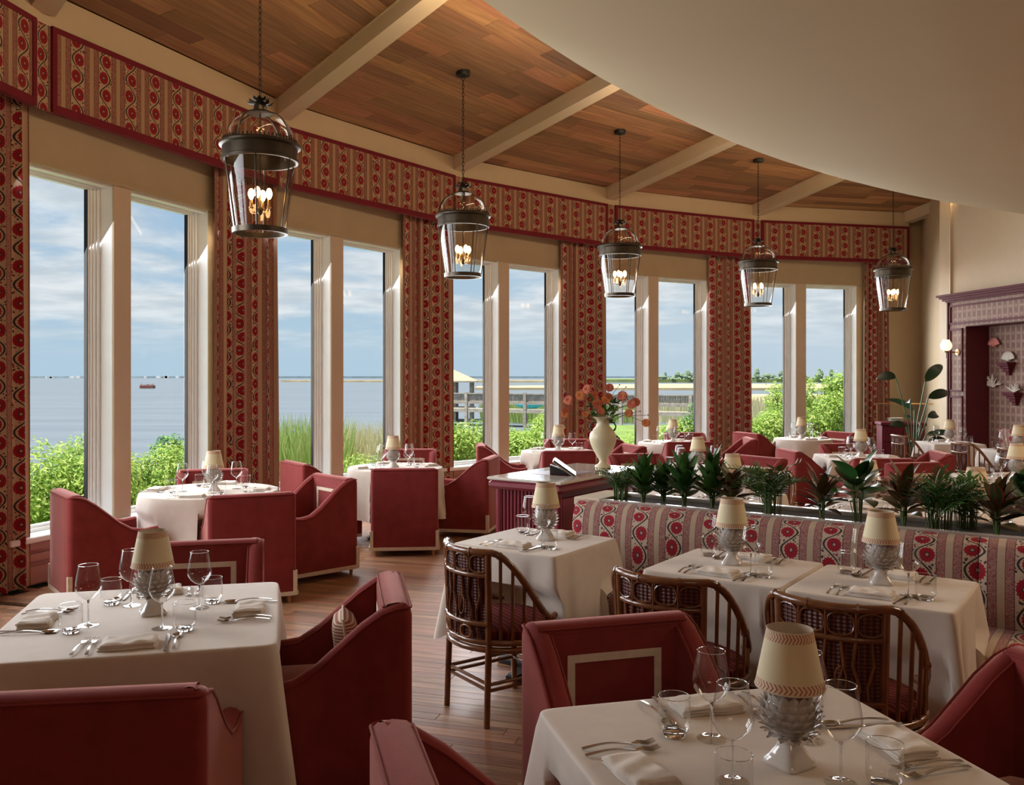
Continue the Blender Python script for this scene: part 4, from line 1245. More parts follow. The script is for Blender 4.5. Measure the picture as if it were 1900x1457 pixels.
# ------------------------------------------------------------------ bamboo barrel chair
def make_bamboo():
    t = thing('bamboo_chair', 'x', 'chair', (0, 0, 0), 0, 'dark bamboo barrel chairs')
    A, B = .285, .27; CYo = .28                   # plan ellipse, origin under the back
    def pl(ph, k=1.0): return (A * k * sin(ph), CYo - B * k * cos(ph))
    ZR, ZSEAT = .85, .41
    def rail_z(ph):
        d = abs(math.degrees(ph)); return ZR - (ZR - .50) * sst(42, 118, d)
    def rk(ph): return 1.0 + .06 * (rail_z(ph) - .5) / .35
    rail = [(*pl(radians(a), rk(radians(a))), rail_z(radians(a))) for a in range(-128, 129, 4)]
    MB().tube(rail, .017, 8).obj('top_rail', 'bamboo', t, 60)
    for a in (-84, -46, -14, 20, 50, 88):
        p = Vector((*pl(radians(a), rk(radians(a))), rail_z(radians(a)))); q = Vector((*pl(radians(a + 2), rk(radians(a + 2))), rail_z(radians(a + 2))))
        MB().tube([p, q], .0195, 8).obj('rail_node', 'bamboo', t, 40)
    for z in (ZSEAT, ZSEAT - .035):
        MB().tube([(*pl(radians(a)), z) for a in range(0, 360, 10)], .016, 7, close=True).obj('seat_ring', 'bamboo', t, 60)
    pad = MB(); pad.lathe([(0, ZSEAT - .01), (.24, ZSEAT - .01), (.262, ZSEAT + .02), (.258, ZSEAT + .05), (.22, ZSEAT + .068), (0, ZSEAT + .072)], 28, Matrix.Translation((0, CYo, 0)) @ Matrix.Diagonal((1.05, 1.0, 1, 1)))
    pad.obj('seat_cushion', 'corded_red', t, 50)
    for a in (-40, 40):
        x, y = pl(radians(a)); x2, y2 = pl(radians(a), rk(radians(a)))
        MB().tube([(x * 1.02, y - .015, 0), (x, y, ZSEAT), (x2, y2, ZR - .01)], [.0155, .017, .017], 8).obj('back_post', 'bamboo', t, 60)
    for a in (-138, 138):
        x, y = pl(radians(a)); MB().tube([(x * 1.03, y + .015, 0), (x, y, ZSEAT)], [.0155, .017], 8).obj('front_leg', 'bamboo', t, 60)
    for a in (-112, -100, -88, -76, -64, -52, 52, 64, 76, 88, 100, 112):
        r = radians(a); MB().tube([(*pl(r), ZSEAT), (*pl(r, rk(r)), rail_z(r))], .0085, 6).obj('spindle', 'bamboo', t, 60)
    for z, a in ((.735, 40), (.50, 40)):
        MB().tube([(*pl(radians(q), 1.04), z) for q in range(-a, a + 1, 8)], .014, 7).obj('back_rail', 'bamboo', t, 60)
    # woven splat
    pn = MB(); pn.grid(lambda s, q: (*pl(radians(lerp(-39, 39, s)), 1.0 + .05 * q), lerp(ZSEAT + .01, ZR - .01, q)), 12, 6); pn.obj('woven_splat', 'wicker_red', t, 60)
    for a in (-30, -20, -10, 0, 10, 20, 30):
        r = radians(a); w = .012 * (1 if a % 20 else -1)
        MB().tube([(*pl(r, 1.035), ZSEAT + .02), (*pl(r + radians(2.5 * (-1) ** (a // 10)), 1.045), .56), (*pl(r - radians(2.0 * (-1) ** (a // 10)), 1.05), .64), (*pl(r, 1.06), .735)], .0065, 5).obj('splat_stick', 'bamboo', t, 60)
    for a in (-20, 10):
        r = radians(a)
        MB().tube([(*pl(r + radians(3.8 * sin(q)), 1.06), .585 + .05 * cos(q)) for q in [i * pi / 5 for i in range(10)]], .004, 5, close=True).obj('diamond_ring', 'bamboo', t, 60)
    for a in (-30, -10, 10, 30):
        r = radians(a)
        MB().tube([(*pl(r + radians(9) * cos(q), 1.07), .792 + .042 * (abs(sin(q)) ** .6) * (1 if sin(q) > 0 else -1)) for q in [i * pi / 8 for i in range(16)]], .0042, 5, close=True).obj('fret_ring', 'bamboo', t, 60)
    for a in (-20, 0, 20):
        r = radians(a); MB().tube([(*pl(r, 1.065), .735), (*pl(r, 1.075), ZR - .01)], .005, 5).obj('fret_stick', 'bamboo', t, 60)
    for a in (-20, 15):
        r = radians(a); MB().tube([(*pl(r + radians(7) * cos(q), 1.05), .455 + .030 * sin(q)) for q in [i * pi / 6 for i in range(12)]], .0045, 5, close=True).obj('lower_fret_ring', 'bamboo_tan', t, 60)
    # paired stretchers
    cs = [pl(radians(a)) for a in (-40, 40, 138, -138)]
    for i in range(4):
        (xa, ya), (xb, yb) = cs[i], cs[(i + 1) % 4]
        for z in (.175, .205): MB().tube([(xa, ya, z), (xb, yb, z)], .0095, 6).obj('stretcher', 'bamboo', t, 60)
    return t
BAMBOO = Maker(make_bamboo())
U_ = Vector((.811, -.585, 0)); V_ = Vector((.585, .811, 0))      # along / across the banquette
vang = math.degrees(atan2(V_.y, V_.x))
def bamboo(x, y, ang, label):
    SEATS.append((x, y, radians(ang - 90), .59, .33, .57))
    return BAMBOO((x, y, 0), radians(ang - 90), label)
TC, TD, TE = Vector((.23, 5.19, 0)), Vector((1.20, 4.49, 0)), Vector((1.765, 4.065, 0))
for c, off, lb in ((TC, .90, 'dark bamboo barrel chair nearest the aisle, fully visible with its legs'), (TD, .92, 'dark bamboo barrel chair at the middle banquette table'), (TE, .92, 'dark bamboo barrel chair at the right banquette table, behind the nearest lamp')):
    p = c - V_ * off if c is not TC else Vector((-.20, 4.44, 0)); bamboo(p.x, p.y, vang - (20 if c is TC else 0), lb)
for x, y, ang, lb in ((2.47, 8.06, vang + 180, 'bamboo chair rail showing above the bushy planter palm'), (3.33, 7.27, vang + 180, 'bamboo chair rail showing behind the planter, beside the second lamp beyond it'), (3.94, 6.92, vang + 180, 'bamboo chair rail at the right picture edge beyond the planter'),
                      (5.78, 12.95, 2, 'farthest bamboo chair, near the maroon sideboard'), (5.92, 11.50, 2, 'bamboo chair in the middle of the row along the niche'), (6.02, 10.60, 2, 'bamboo chair nearest us in the row along the niche')):
    bamboo(x, y, ang, lb)

# ------------------------------------------------------------------ tables and cloths
TH_ = .745
def table_base(t, r, square):
    if square: MB().bbox(-r, r, -r, r, TH_ - .03, TH_ - .002, .004).obj('table_top', 'leg_wood', t)
    else: MB().lathe([(0, TH_ - .03), (r, TH_ - .03), (r, TH_ - .002), (0, TH_ - .002)], 32).obj('table_top', 'leg_wood', t)
    MB().lathe([(0, .03), (.045, .03), (.04, TH_ - .03), (0, TH_ - .03)], 12).obj('column', 'black_iron', t, 40)
    ft = MB(); w = min(.3, r * .8); ft.bbox(-w, w, -.04, .04, 0, .035, .008); ft.bbox(-.04, .04, -w, w, 0, .034, .008); ft.obj('foot', 'black_iron', t)
def clear(x, y, z):
    """a hanging cloth vertex gives way to chairs and banquette seats"""
    for (sx, sy, ra, D, hw, h) in SEATS:
        c, s_ = cos(ra), sin(ra); dx, dy = x - sx, y - sy
        lx, ly = c * dx + s_ * dy, -s_ * dx + c * dy
        if abs(lx) < hw and -.1 < ly < D:
            top = h
            if h > .6 and abs(lx) > hw - .16: top = max(h, min(.72, CF + (CH - CF) * (1 - sst(.06, .80, ly / CD)) + .06))
            if z < top:
                k = sst(top, top - .05, z) if z > top - .05 else 1.0
                ly = lerp(ly, D, k); x, y = sx + c * lx - s_ * ly, sy + s_ * lx + c * ly
    q = V_.x * x + V_.y * y; u = U_.x * x + U_.y * y
    if u > -3.2 and z < .50:
        if BC - .53 < q < BC: x, y = x - V_.x * (q - BC + .53), y - V_.y * (q - BC + .53)
        if BC + .62 < q < BC + 1.15: x, y = x + V_.x * (BC + 1.15 - q), y + V_.y * (BC + 1.15 - q)
    return x, y
def cloth_mesh(r, square, drop, seed, pos, rot, tight=(), name='tablecloth'):
    rg = random.Random(seed); mb = MB(); n = 320; loops = []; zt = TH_ + .004
    ph = [rg.uniform(0, 6.28) for _ in range(4)]
    def rim(i):
        a = 2 * pi * i / n
        if square:
            c, s = cos(a), sin(a); p = 30.0; rr = r / ((abs(c) ** p + abs(s) ** p) ** (1 / p)); return rr * c, rr * s, a
        return r * cos(a), r * sin(a), a
    base = [rim(i) for i in range(n)]
    for k in (.0, .5, .9, .95):
        loops.append([(x * k, y * k, zt) for x, y, a in base] if k else [(x * .02, y * .02, zt) for x, y, a in base])
    R_ = .012
    for q in (0, 30, 60, 90):
        loops.append([(x * (1 - R_ / r) + cos(a) * R_ * sin(radians(q)), y * (1 - R_ / r) + sin(a) * R_ * sin(radians(q)), zt - R_ * (1 - cos(radians(q)))) for x, y, a in base])
    cr_, sr_ = cos(rot), sin(rot)
    for t_ in (.06, .12, .2, .28, .36, .44, .52, .6, .68, .76, .84, .92, 1.0):
        l = []
        for x, y, a in base:
            if square:
                cd = min(abs(((a - pi / 4) % (pi / 2))), pi / 2 - ((a - pi / 4) % (pi / 2)))       # angle from the nearest corner
                cw = exp(-(cd / .11) ** 2); side_ = exp(-((cd - .26) / .10) ** 2)
                off = t_ * (.022 + .10 * cw - .045 * side_ + .010 * sin(5 * a + ph[0]))
                dz = drop * t_ * (1 + .16 * cw)
                if (cos(a) > .6 and 1 in tight) or (cos(a) < -.6 and -1 in tight): off = -.004 * t_
            else:
                w = .5 + .5 * sin(9 * a + ph[0] + .7 * sin(2 * a + ph[1])); w = w ** 1.6
                off = t_ * (.115 * w * (.5 + .5 * t_)) + .006
                dz = drop * t_ * (1 + .02 * sin(3 * a + ph[2]))
            px_, py_, pz_ = x + cos(a) * off, y + sin(a) * off, zt - R_ - dz
            wx, wy = clear(pos[0] + cr_ * px_ - sr_ * py_, pos[1] + sr_ * px_ + cr_ * py_, pz_)
            dx, dy = wx - pos[0], wy - pos[1]
            l.append((cr_ * dx + sr_ * dy, -sr_ * dx + cr_ * dy, pz_))
        loops.append(l)
    mb.quadstrip([[Vector(p) for p in l] for l in loops], close=True, cap0=True)
    return mb.mesh(name, 'linen', 60)
TABLES = {}
def table(key, x, y, r, rot, square, phrase, drop=.40, seed=1, tight=()):
    kind = 'square' if square else 'round'
    t = thing('dining_table', 'table under the white cloth, the %s' % phrase, 'table', (x, y, 0), rot, 'dining tables')
    table_base(t, r - (.03 if square else .012), square)
    ob('tablecloth', cloth_mesh(r, square, drop, seed, (x, y), rot, tight), None, (x, y, 0), (0, 0, rot), None, None, 'white linen cloth draped over the %s' % phrase, 'tablecloth', 'white tablecloths')
    TABLES[key] = (x, y, r, rot, phrase)
urot = atan2(U_.y, U_.x)
BC = 5.0                                    # distance of the banquette back's front face along V_
table('A', -1.392, 3.543, .515, radians(13.4), True, 'left foreground table', .50, 3)
table('B', .685, 2.215, .475, radians(14.0), True, 'right foreground table', .50, 4)
table('C', TC.x, TC.y, .352, urot, True, 'banquette table nearest the aisle', .46, 5)
table('D', TD.x, TD.y, .349, urot, True, 'middle banquette table', .46, 6, (1,))
table('E', TE.x, TE.y, .349, urot, True, 'right banquette table', .46, 7, (-1,))
table('F', -2.41, 7.50, .56, 0, False, 'round table at the first window', .50, 8)
table('G', -1.07, 9.45, .50, .4, False, 'round table at the second window', .50, 9)
table('H', .80, 11.50, .48, .8, False, 'round table at the third window', .50, 10)
table('I', 2.58, 13.03, .50, 1.2, False, 'round table at the fourth window', .50, 11)
table('J', 4.74, 13.80, .43, 1.6, False, 'round table at the last window', .50, 12)
table('K', 4.33, 10.60, .455, radians(-8), True, 'square table near the last window', .46, 13)
table('L', 2.08, 9.20, .56, .3, False, 'round table just beyond the planter', .50, 14)
table('M', 4.84, 8.30, .48, radians(-14), True, 'square table beyond the planter', .46, 15)
table('N', 6.58, 12.95, .36, radians(-4), True, 'niche table beside the tall plant', .46, 16)
table('O', 6.76, 11.55, .36, radians(-4), True, 'niche table under the shells', .46, 17)
table('P', 1.90, 7.18, .34, urot, True, 'left table behind the planter', .46, 18)
table('Q', 2.76, 6.62, .34, urot, True, 'middle table behind the planter', .46, 19, (1,))
table('R', 3.28, 6.10, .34, urot, True, 'right table behind the planter', .46, 20, (-1,))
# ------------------------------------------------------------------ banquette, planter and its plants
def bp_(u, c, z): p = U_ * u + V_ * c; return Vector((p.x, p.y, z))
MBq = Matrix(((U_.x, V_.x, 0, 0), (U_.y, V_.y, 0, 0), (0, 0, 1, 0), (0, 0, 0, 1)))
UL, UR, SEAM = -3.0, .55, -.653
def banquette(c0, sg, u0, u1, seam, label, nm='banquette'):
    """backrest face at c0; sg=-1: sitter faces towards the camera side, +1 away"""
    t = thing(nm, label, 'banquette', (0, 0, 0), 0)
    HT = .895
    secs = [(u0, seam - .002), (seam + .002, u1)] if seam else [(u0, u1)]
    for a, b in secs:
        def bk(s, q):
            u = lerp(a, b, s)
            e = min(min(s, 1 - s) * (b - a), .03) / .03; rnd = .02 * (1 - sqrt(max(0, 1 - (1 - e) ** 2)))
            L_ = [(0.0, .46), (-.012, .55), (-.018, .66), (-.014, .75), (.0, .82), (.022, .865), (.055, .888), (.09, HT)]
            x = q * 7; i = min(int(x), 6); f = x - i
            o = lerp(L_[i][0], L_[i + 1][0], f); z = lerp(L_[i][1], L_[i + 1][1], f)
            return MBq @ Vector((u, c0 - sg * (o + rnd), z))
        mb = MB(); mb.grid(bk, 48, 28, lambda s, q: (lerp(a, b, s), .46 + q * .56), flip=(sg > 0))
        mb.obj('back_cushion', 'print_seat', t, 60)
        mb = MB(); d0 = .50
        def st(s, q):
            u = lerp(a, b, s); P_ = [(0, .465), (-.25, .47), (-.44, .465), (-.485, .45), (-.50, .42), (-.50, .33)]
            x = q * 5; i = min(int(x), 4); f = x - i
            o = lerp(P_[i][0], P_[i + 1][0], f); z = lerp(P_[i][1], P_[i + 1][1], f)
            return MBq @ Vector((u, c0 + (o if sg < 0 else -o), z))
        mb.grid(st, 40, 15, lambda s, q: (lerp(a, b, s), q * .66), flip=(sg < 0)); mb.obj('seat_cushion', 'print_seat', t, 60)
    base = MB(); base.box(u0, u1, min(c0, c0 + .46 * sg), max(c0, c0 + .46 * sg), .05, .34, MBq); base.obj('plinth', 'velvet', t)
    bb = MB(); bb.box(u0, u1, min(c0 - sg * .035, c0 - sg * .085), max(c0 - sg * .035, c0 - sg * .085), .05, .83, MBq); bb.obj('back_board', 'host_red', t)
    return t
banquette(BC, -1, UL, UR, SEAM, 'long banquette in red floral stripe print in front of the planter')
banquette(BC + .632, 1, UL + .3, UR + .4, None, 'second printed banquette facing away behind the planter')
t = thing('planter', 'long marble-edged planter trough between the banquettes', 'planter')
MB().bbox(UL - .02, UR + .3, BC + .095, BC + .135, .855, .907, .006, MBq).obj('front_edge', 'marble_trim', t)
MB().bbox(UL - .02, UR + .3, BC + .47, BC + .53, .855, .907, .006, MBq).obj('rear_edge', 'marble_trim', t)
MB().bbox(UL - .04, UL + .16, BC + .09, BC + .53, .855, .908, .006, MBq).obj('end_edge', 'tape', t)
MB().box(UL + .02, UR + .28, BC + .11, BC + .51, .05, .855, MBq).obj('trough', 'host_red', t)
MB().box(UL + .16, UR + .28, BC + .15, BC + .47, .85, .885, MBq).obj('soil_bed', 'soil', t)
bl1 = leaf_mesh('leaf', .17, .058, 'leaf_mid', .25, .15, 6); bl2 = leaf_mesh('leaf', .16, .062, 'leaf_red', .35, .12, 6); bl3 = leaf_mesh('leaf', .145, .088, 'leaf_dark', .45, .10, 6)
def frond_mesh(seed, L=.24):
    rg = random.Random(seed); mb = MB()
    pts = [(L * s, 0, L * (.9 * s - .75 * s * s)) for s in [i / 6 for i in range(7)]]
    mb.tube(pts, .0022, 4)
    for i in range(2, 13):
        s = i / 12; p = Vector((L * s, 0, L * (.9 * s - .75 * s * s)))
        for sg in (-1, 1):
            l = L * .36 * (1 - .4 * s) * rg.uniform(.8, 1.2); d = Vector((.65, sg * .75, rg.uniform(-.15, .25))).normalized()
            q = p + d * l; w = Vector((0, 0, 1)).cross(d).normalized() * .0055
            mb.add([p, p + d * l * .45 + w, q, p + d * l * .45 - w], [(0, 1, 2, 3)])
    return mb.mesh('frond', 'leaf_mid')
fr_m = [frond_mesh(i) for i in range(3)]
def plant(u, c, kind, sc, label, seed):
    rg = random.Random(seed); p0 = bp_(u, c, .885)
    t = thing({'palm': 'parlour_palm', 'broad': 'leafy_plant', 'red': 'red_edged_plant', 'round': 'round_leaf_plant'}[kind], label, 'plant', p0, 0, 'plants in the planter trough')
    st = MB()
    if kind == 'palm':
        for i in range(30):
            az = rg.random() * 6.28; el = rg.uniform(.75, 1.5); b = (rg.uniform(-.05, .05) * sc, rg.uniform(-.04, .04), rg.uniform(.03, .12) * sc)
            place_leaf(fr_m[i % 3], t, b, az, el - .6, rg.uniform(-.4, .4), sc * rg.uniform(.75, 1.15), 'frond')
            st.tube([(b[0] * .8, b[1] * .8, -.01), b], .0025, 4)
        for i in range(14):
            x, y = rg.uniform(-.06, .06) * sc, rg.uniform(-.04, .04); st.tube([(x, y, -.01), (x * 1.2, y * 1.2, .16 * sc)], .003, 4)
    else:
        me, n, e0, e1 = {'broad': (bl1, 30, .35, 1.5), 'red': (bl2, 24, .2, 1.4), 'round': (bl3, 18, .05, 1.25)}[kind]
        for i in range(n):
            az = i * 2.4 + rg.uniform(-.3, .3); el = lerp(e1, e0, i / n) + rg.uniform(-.12, .12)
            h = lerp(.17, .04, i / n) * sc; b = (cos(az) * .018, sin(az) * .018, h)
            if kind == 'round': b = (cos(az) * .05 * rg.random(), sin(az) * .05 * rg.random(), h + .05)
            place_leaf(me, t, b, az, el, rg.uniform(-.3, .3), sc * rg.uniform(.8, 1.15))
            st.tube([(b[0] * .4, b[1] * .4, -.01), b], .0028, 4)
    st.obj('stems', 'stem_green', t)
def u_at(x):                              # place along the trough seen at that picture column (row centre line)
    q = (x - 921) / 1655; c = BC + .28; Yd = c / (V_.x * q + V_.y); return U_.x * q * Yd + U_.y * Yd
for i, (x, kind, sc, dc, lb) in enumerate([
    (1150, 'palm', .72, 0, 'small feathery palm at the left end of the planter'), (1196, 'broad', 1.05, -.03, 'dense broad-leaved plant second from the left in the planter'),
    (1222, 'broad', .9, .06, 'leafy plant tucked behind its neighbour at the planter left end'), (1268, 'broad', 1.12, 0, 'broad-leaved plant with one tall upright leaf in the planter'),
    (1318, 'broad', 1.15, .02, 'broad-leaved plant with a long leaf leaning left in the planter'), (1358, 'red', .95, 0, 'red-edged plant directly behind the middle table lamp'),
    (1428, 'palm', 1.0, 0, 'big bushy palm in the middle of the planter'), (1524, 'red', 1.05, 0, 'red-edged plant right of the bushy middle palm'),
    (1592, 'round', 1.25, 0, 'dark round-leaved plant right of the planter middle'), (1676, 'red', 1.15, 0, 'red-edged plant left of the two right palms'),
    (1745, 'palm', .98, -.02, 'large palm toward the right end of the planter'), (1790, 'palm', .92, .08, 'palm tucked behind the large right palm'),
    (1850, 'red', 1.1, -.02, 'last red-edged plant at the right picture edge'), (1905, 'round', 1.2, .1, 'round-leaved plant cut by the right picture edge')]):
    plant(u_at(x), BC + .29 + dc, kind, sc, lb, 60 + i)

# ------------------------------------------------------------------ host stand
HN = Vector((.45, 6.18, 0)); HU, HD, HH = .64, 1.28, .97    # near corner, width along -U_, depth along V_, height
MH = Matrix(((-U_.x, V_.x, 0, HN.x), (-U_.y, V_.y, 0, HN.y), (0, 0, 1, 0), (0, 0, 0, 1)))
# (x runs left along the front, y away); mirrored frame, so build boxes then keep face winding simple
t = thing('host_stand', 'red reeded host stand with pale marble top beside the banquette', 'host stand')
MB().bbox(.07, HU - .07, .07, HD - .07, .06, HH - .085, .004, MH).obj('body', 'host_dark', t)
MB().bbox(.0, HU, .0, HD, HH - .085, HH - .022, .02, MH).obj('top_moulding', 'host_red', t)
MB().bbox(-.004, HU + .004, -.004, HD + .004, HH - .022, HH, .008, MH).obj('marble_top', 'marble', t)
MB().bbox(.05, HU - .05, .05, HD - .05, 0, .08, .006, MH).obj('plinth', 'host_red', t)
rd = MB().lathe([(.0125, .08), (.0125, HH - .085)], 10).mesh('reed', 'host_red', 60)
for i in range(16): ob('reed', rd, t, MH @ Vector((.085 + i * .0315, .066, 0)))
for i in range(36): ob('reed', rd, t, MH @ Vector((.566 + .01, .09 + i * .0315, 0)))
pn = MB(); pn.bbox(.055, .07, .1, HD - .1, .12, HH - .13, .006, MH); pn.obj('side_panel', 'host_red', t)
for cx_, cy_ in ((.065, .065), (HU - .065, .065), (HU - .065, HD - .065), (.065, HD - .065)):
    MB().lathe([(0, .08), (.024, .08), (.024, HH - .085), (0, HH - .085)], 12, MH @ Matrix.Translation((cx_, cy_, 0))).obj('corner_post', 'host_red', t, 40)
wl_ = MB(); wl_.bbox(.17, HU - .15, .34, .74, HH - .001, HH + .0015, .0005, MH); wl_.obj('inset_well', 'host_dark', t)
t = thing('tablet_stand', 'black tablet propped on a slanted stand on the host stand', 'tablet', MH @ Vector((.27, .44, HH + .004)), urot + 2.1)
Mt = Matrix.Rotation(radians(-28), 4, 'X') 
MB().bbox(-.13, .13, -.10, .10, .042, .052, .004, Matrix.Translation((0, 0, .015)) @ Matrix.Rotation(radians(35), 4, 'X')).obj('screen_slab', 'tablet_black', t)
MB().bbox(-.132, .132, -.102, .102, .030, .0425, .004, Matrix.Translation((0, 0, .015)) @ Matrix.Rotation(radians(35), 4, 'X')).obj('case', 'tablet_edge', t)
MB().prism([(-.09, .0), (.085, .0), (.085, .07)], -.05, .05, Matrix.Rotation(radians(90), 4, 'Z') @ Matrix.Rotation(radians(90), 4, 'X')).obj('wedge_foot', 'tablet_black', t)

# vase with dahlias
VP = Vector((.86, 7.20, HH))
t = thing('vase', 'tall cream clay vase with two handles on the host stand', 'vase', VP)
prf = [(0, 0), (.062, 0), (.066, .006), (.062, .018), (.034, .035), (.028, .055), (.036, .075), (.072, .13), (.100, .19), (.110, .235), (.104, .275), (.078, .31), (.056, .335), (.050, .36), (.052, .385), (.078, .405), (.082, .41), (.074, .41), (.045, .385), (.043, .35), (0, .33)]
MB().lathe(prf, 40).obj('body', 'vase_clay', t, 60)
for sg in (-1, 1):
    MB().tube([(sg * .052, 0, .365), (sg * .088, 0, .362), (sg * .105, 0, .335), (sg * .098, 0, .31), (sg * .086, 0, .298)], [.007, .007, .006, .007, .009], 7).obj('handle', 'bud_dark', t, 60)
pet = MB(); v = []
pet.add([(0, -.0, 0), (.014, -.0075, .003), (.031, -.005, -.002), (.036, 0, -.006), (.031, .005, -.002), (.014, .0075, .003)], [(0, 1, 2, 3, 4, 5)])
petm = {m: pet.mesh('petal', m) for m in ('petal_coral', 'petal_orange')}
def dahlia(loc, az, el, s, mat, label, stem_pts):
    t = thing('dahlia', label, 'flower', loc, 0, 'dahlias in the clay vase')
    M0 = Matrix.Rotation(az, 3, 'Z') @ Matrix.Rotation(pi / 2 - el, 3, 'Y')
    hd = MB()
    for ring_, (n_, tilt_, k) in enumerate(((13, .15, 1.0), (12, .5, .82), (9, .9, .6), (6, 1.25, .4))):
        for i in range(n_):
            a = 2 * pi * i / n_ + ring_ * .3
            M = (M0 @ Matrix.Rotation(a, 3, 'Z') @ Matrix.Rotation(-tilt_, 3, 'Y')).to_4x4() @ Matrix.Diagonal((s * k, s * k * 1.25, s * k, 1))
            hd.add([(0, 0, 0), (.014, -.0085, .003), (.031, -.0065, -.002), (.037, 0, -.006), (.031, .0065, -.002), (.014, .0085, .003)], [(0, 1, 2, 3, 4, 5)], None, M)
    hd.obj('petals', mat, t)
    c_ = MB(); c_.lathe([(0, -.004), (.007 * s, 0), (.006 * s, .007), (0, .012)], 8, M0.to_4x4()); c_.obj('centre', 'petal_orange', t)
    MB().tube([Vector(q) - Vector(loc) for q in stem_pts], .0022, 4).obj('stem', 'stem_green', t)
def im(x, y, dy):    # a spot in the bouquet by its offset from the vase axis (metres right, up above rim, towards us)
    return Vector((VP.x + x, VP.y - dy, VP.z + .41 + y))
px2m = 7.2 / 1655
heads = [(1153, 754, .04, 1.2, 'petal_coral', 'large open coral dahlia low at the bouquet centre'), (1074, 736, .05, 1.0, 'petal_orange', 'orange dahlia at the upper left of the bouquet'), (1088, 725, 0, 1.0, 'petal_coral', 'coral dahlia on top of the bouquet'),
         (1101, 737, -.04, 1.0, 'petal_coral', 'coral dahlia behind the bouquet centre'), (1053, 745, .03, 1.0, 'petal_coral', 'coral dahlia on the left flank of the bouquet'), (1048, 765, .05, .9, 'petal_coral', 'coral dahlia hanging at lower left'),
         (1046, 771, .06, .8, 'petal_orange', 'small orange dahlia lowest on the left'), (1121, 745, .03, 1.0, 'petal_orange', 'orange dahlia right of the bouquet top'), (1105, 752, .05, 1.0, 'petal_coral', 'coral dahlia above the vase mouth'),
         (1130, 722, -.03, .9, 'petal_coral', 'coral dahlia highest on the right side'), (1128, 738, 0, .95, 'petal_coral', 'coral dahlia in the right of the bouquet'), (1153, 738, .0, 1.15, 'petal_coral', 'large coral dahlia standing out at right'),
         (1170, 753, .0, 1.0, 'petal_coral', 'coral dahlia at the right flank'), (1178, 749, -.02, 1.0, 'petal_coral', 'coral dahlia farthest right near the window post'), (1164, 769, .03, .9, 'petal_orange', 'orange dahlia low at right'),
         (1196, 787, .03, .9, 'petal_orange', 'lone orange dahlia drooping far to the right'), (1083, 771, .05, .7, 'petal_orange', 'small peach dahlia bending over the vase rim'), (1112, 765, .07, .8, 'petal_coral', 'coral dahlia just over the vase rim')]
for i, (x, y, dy, s, mt, lb) in enumerate(heads):
    if lb.startswith('large open'): x, y = 1106, 753
    p = im((x - 1117) * px2m, (776 - y) * px2m, dy)
    m0 = im(0.0 + (x - 1117) * px2m * .12, -.06, 0); mid = im((x - 1117) * px2m * .5, max(.02, (776 - y) * px2m * .65), dy * .5)
    az = -pi / 2 + random.uniform(-.7, .7); el = random.uniform(.1, .7)
    dahlia(p, az, el, s * 1.12, mt, lb, [m0, mid, p])
fol = thing('bouquet_greenery', 'green leaves and dark buds filling the dahlia bouquet', 'foliage', im(0, 0, 0))
bll = leaf_mesh('leaf', .09, .028, 'leaf_mid', .3, .1, 4)
rg = random.Random(9)
for i in range(60):
    place_leaf(bll, fol, (rg.uniform(-.11, .11), rg.uniform(-.07, .07), rg.uniform(-.02, .12)), rg.random() * 6.28, rg.uniform(-.2, 1.2), rg.uniform(-1, 1), rg.uniform(.6, 1.2))
for (x, y) in ((1148, 717), (1160, 721), (1186, 766), (1201, 773), (1046, 732), (1163, 744)):
    p = im((x - 1117) * px2m, (776 - y) * px2m, 0) - im(0, 0, 0)
    MB().lathe([(0, -.006), (.005, 0), (.004, .006), (0, .008)], 6, Matrix.Translation(p)).obj('bud', 'bud_dark', fol)
    MB().tube([(0, 0, -.05), (p.x * .4, 0, p.z * .6), p], .0016, 4).obj('twig', 'bud_dark', fol)
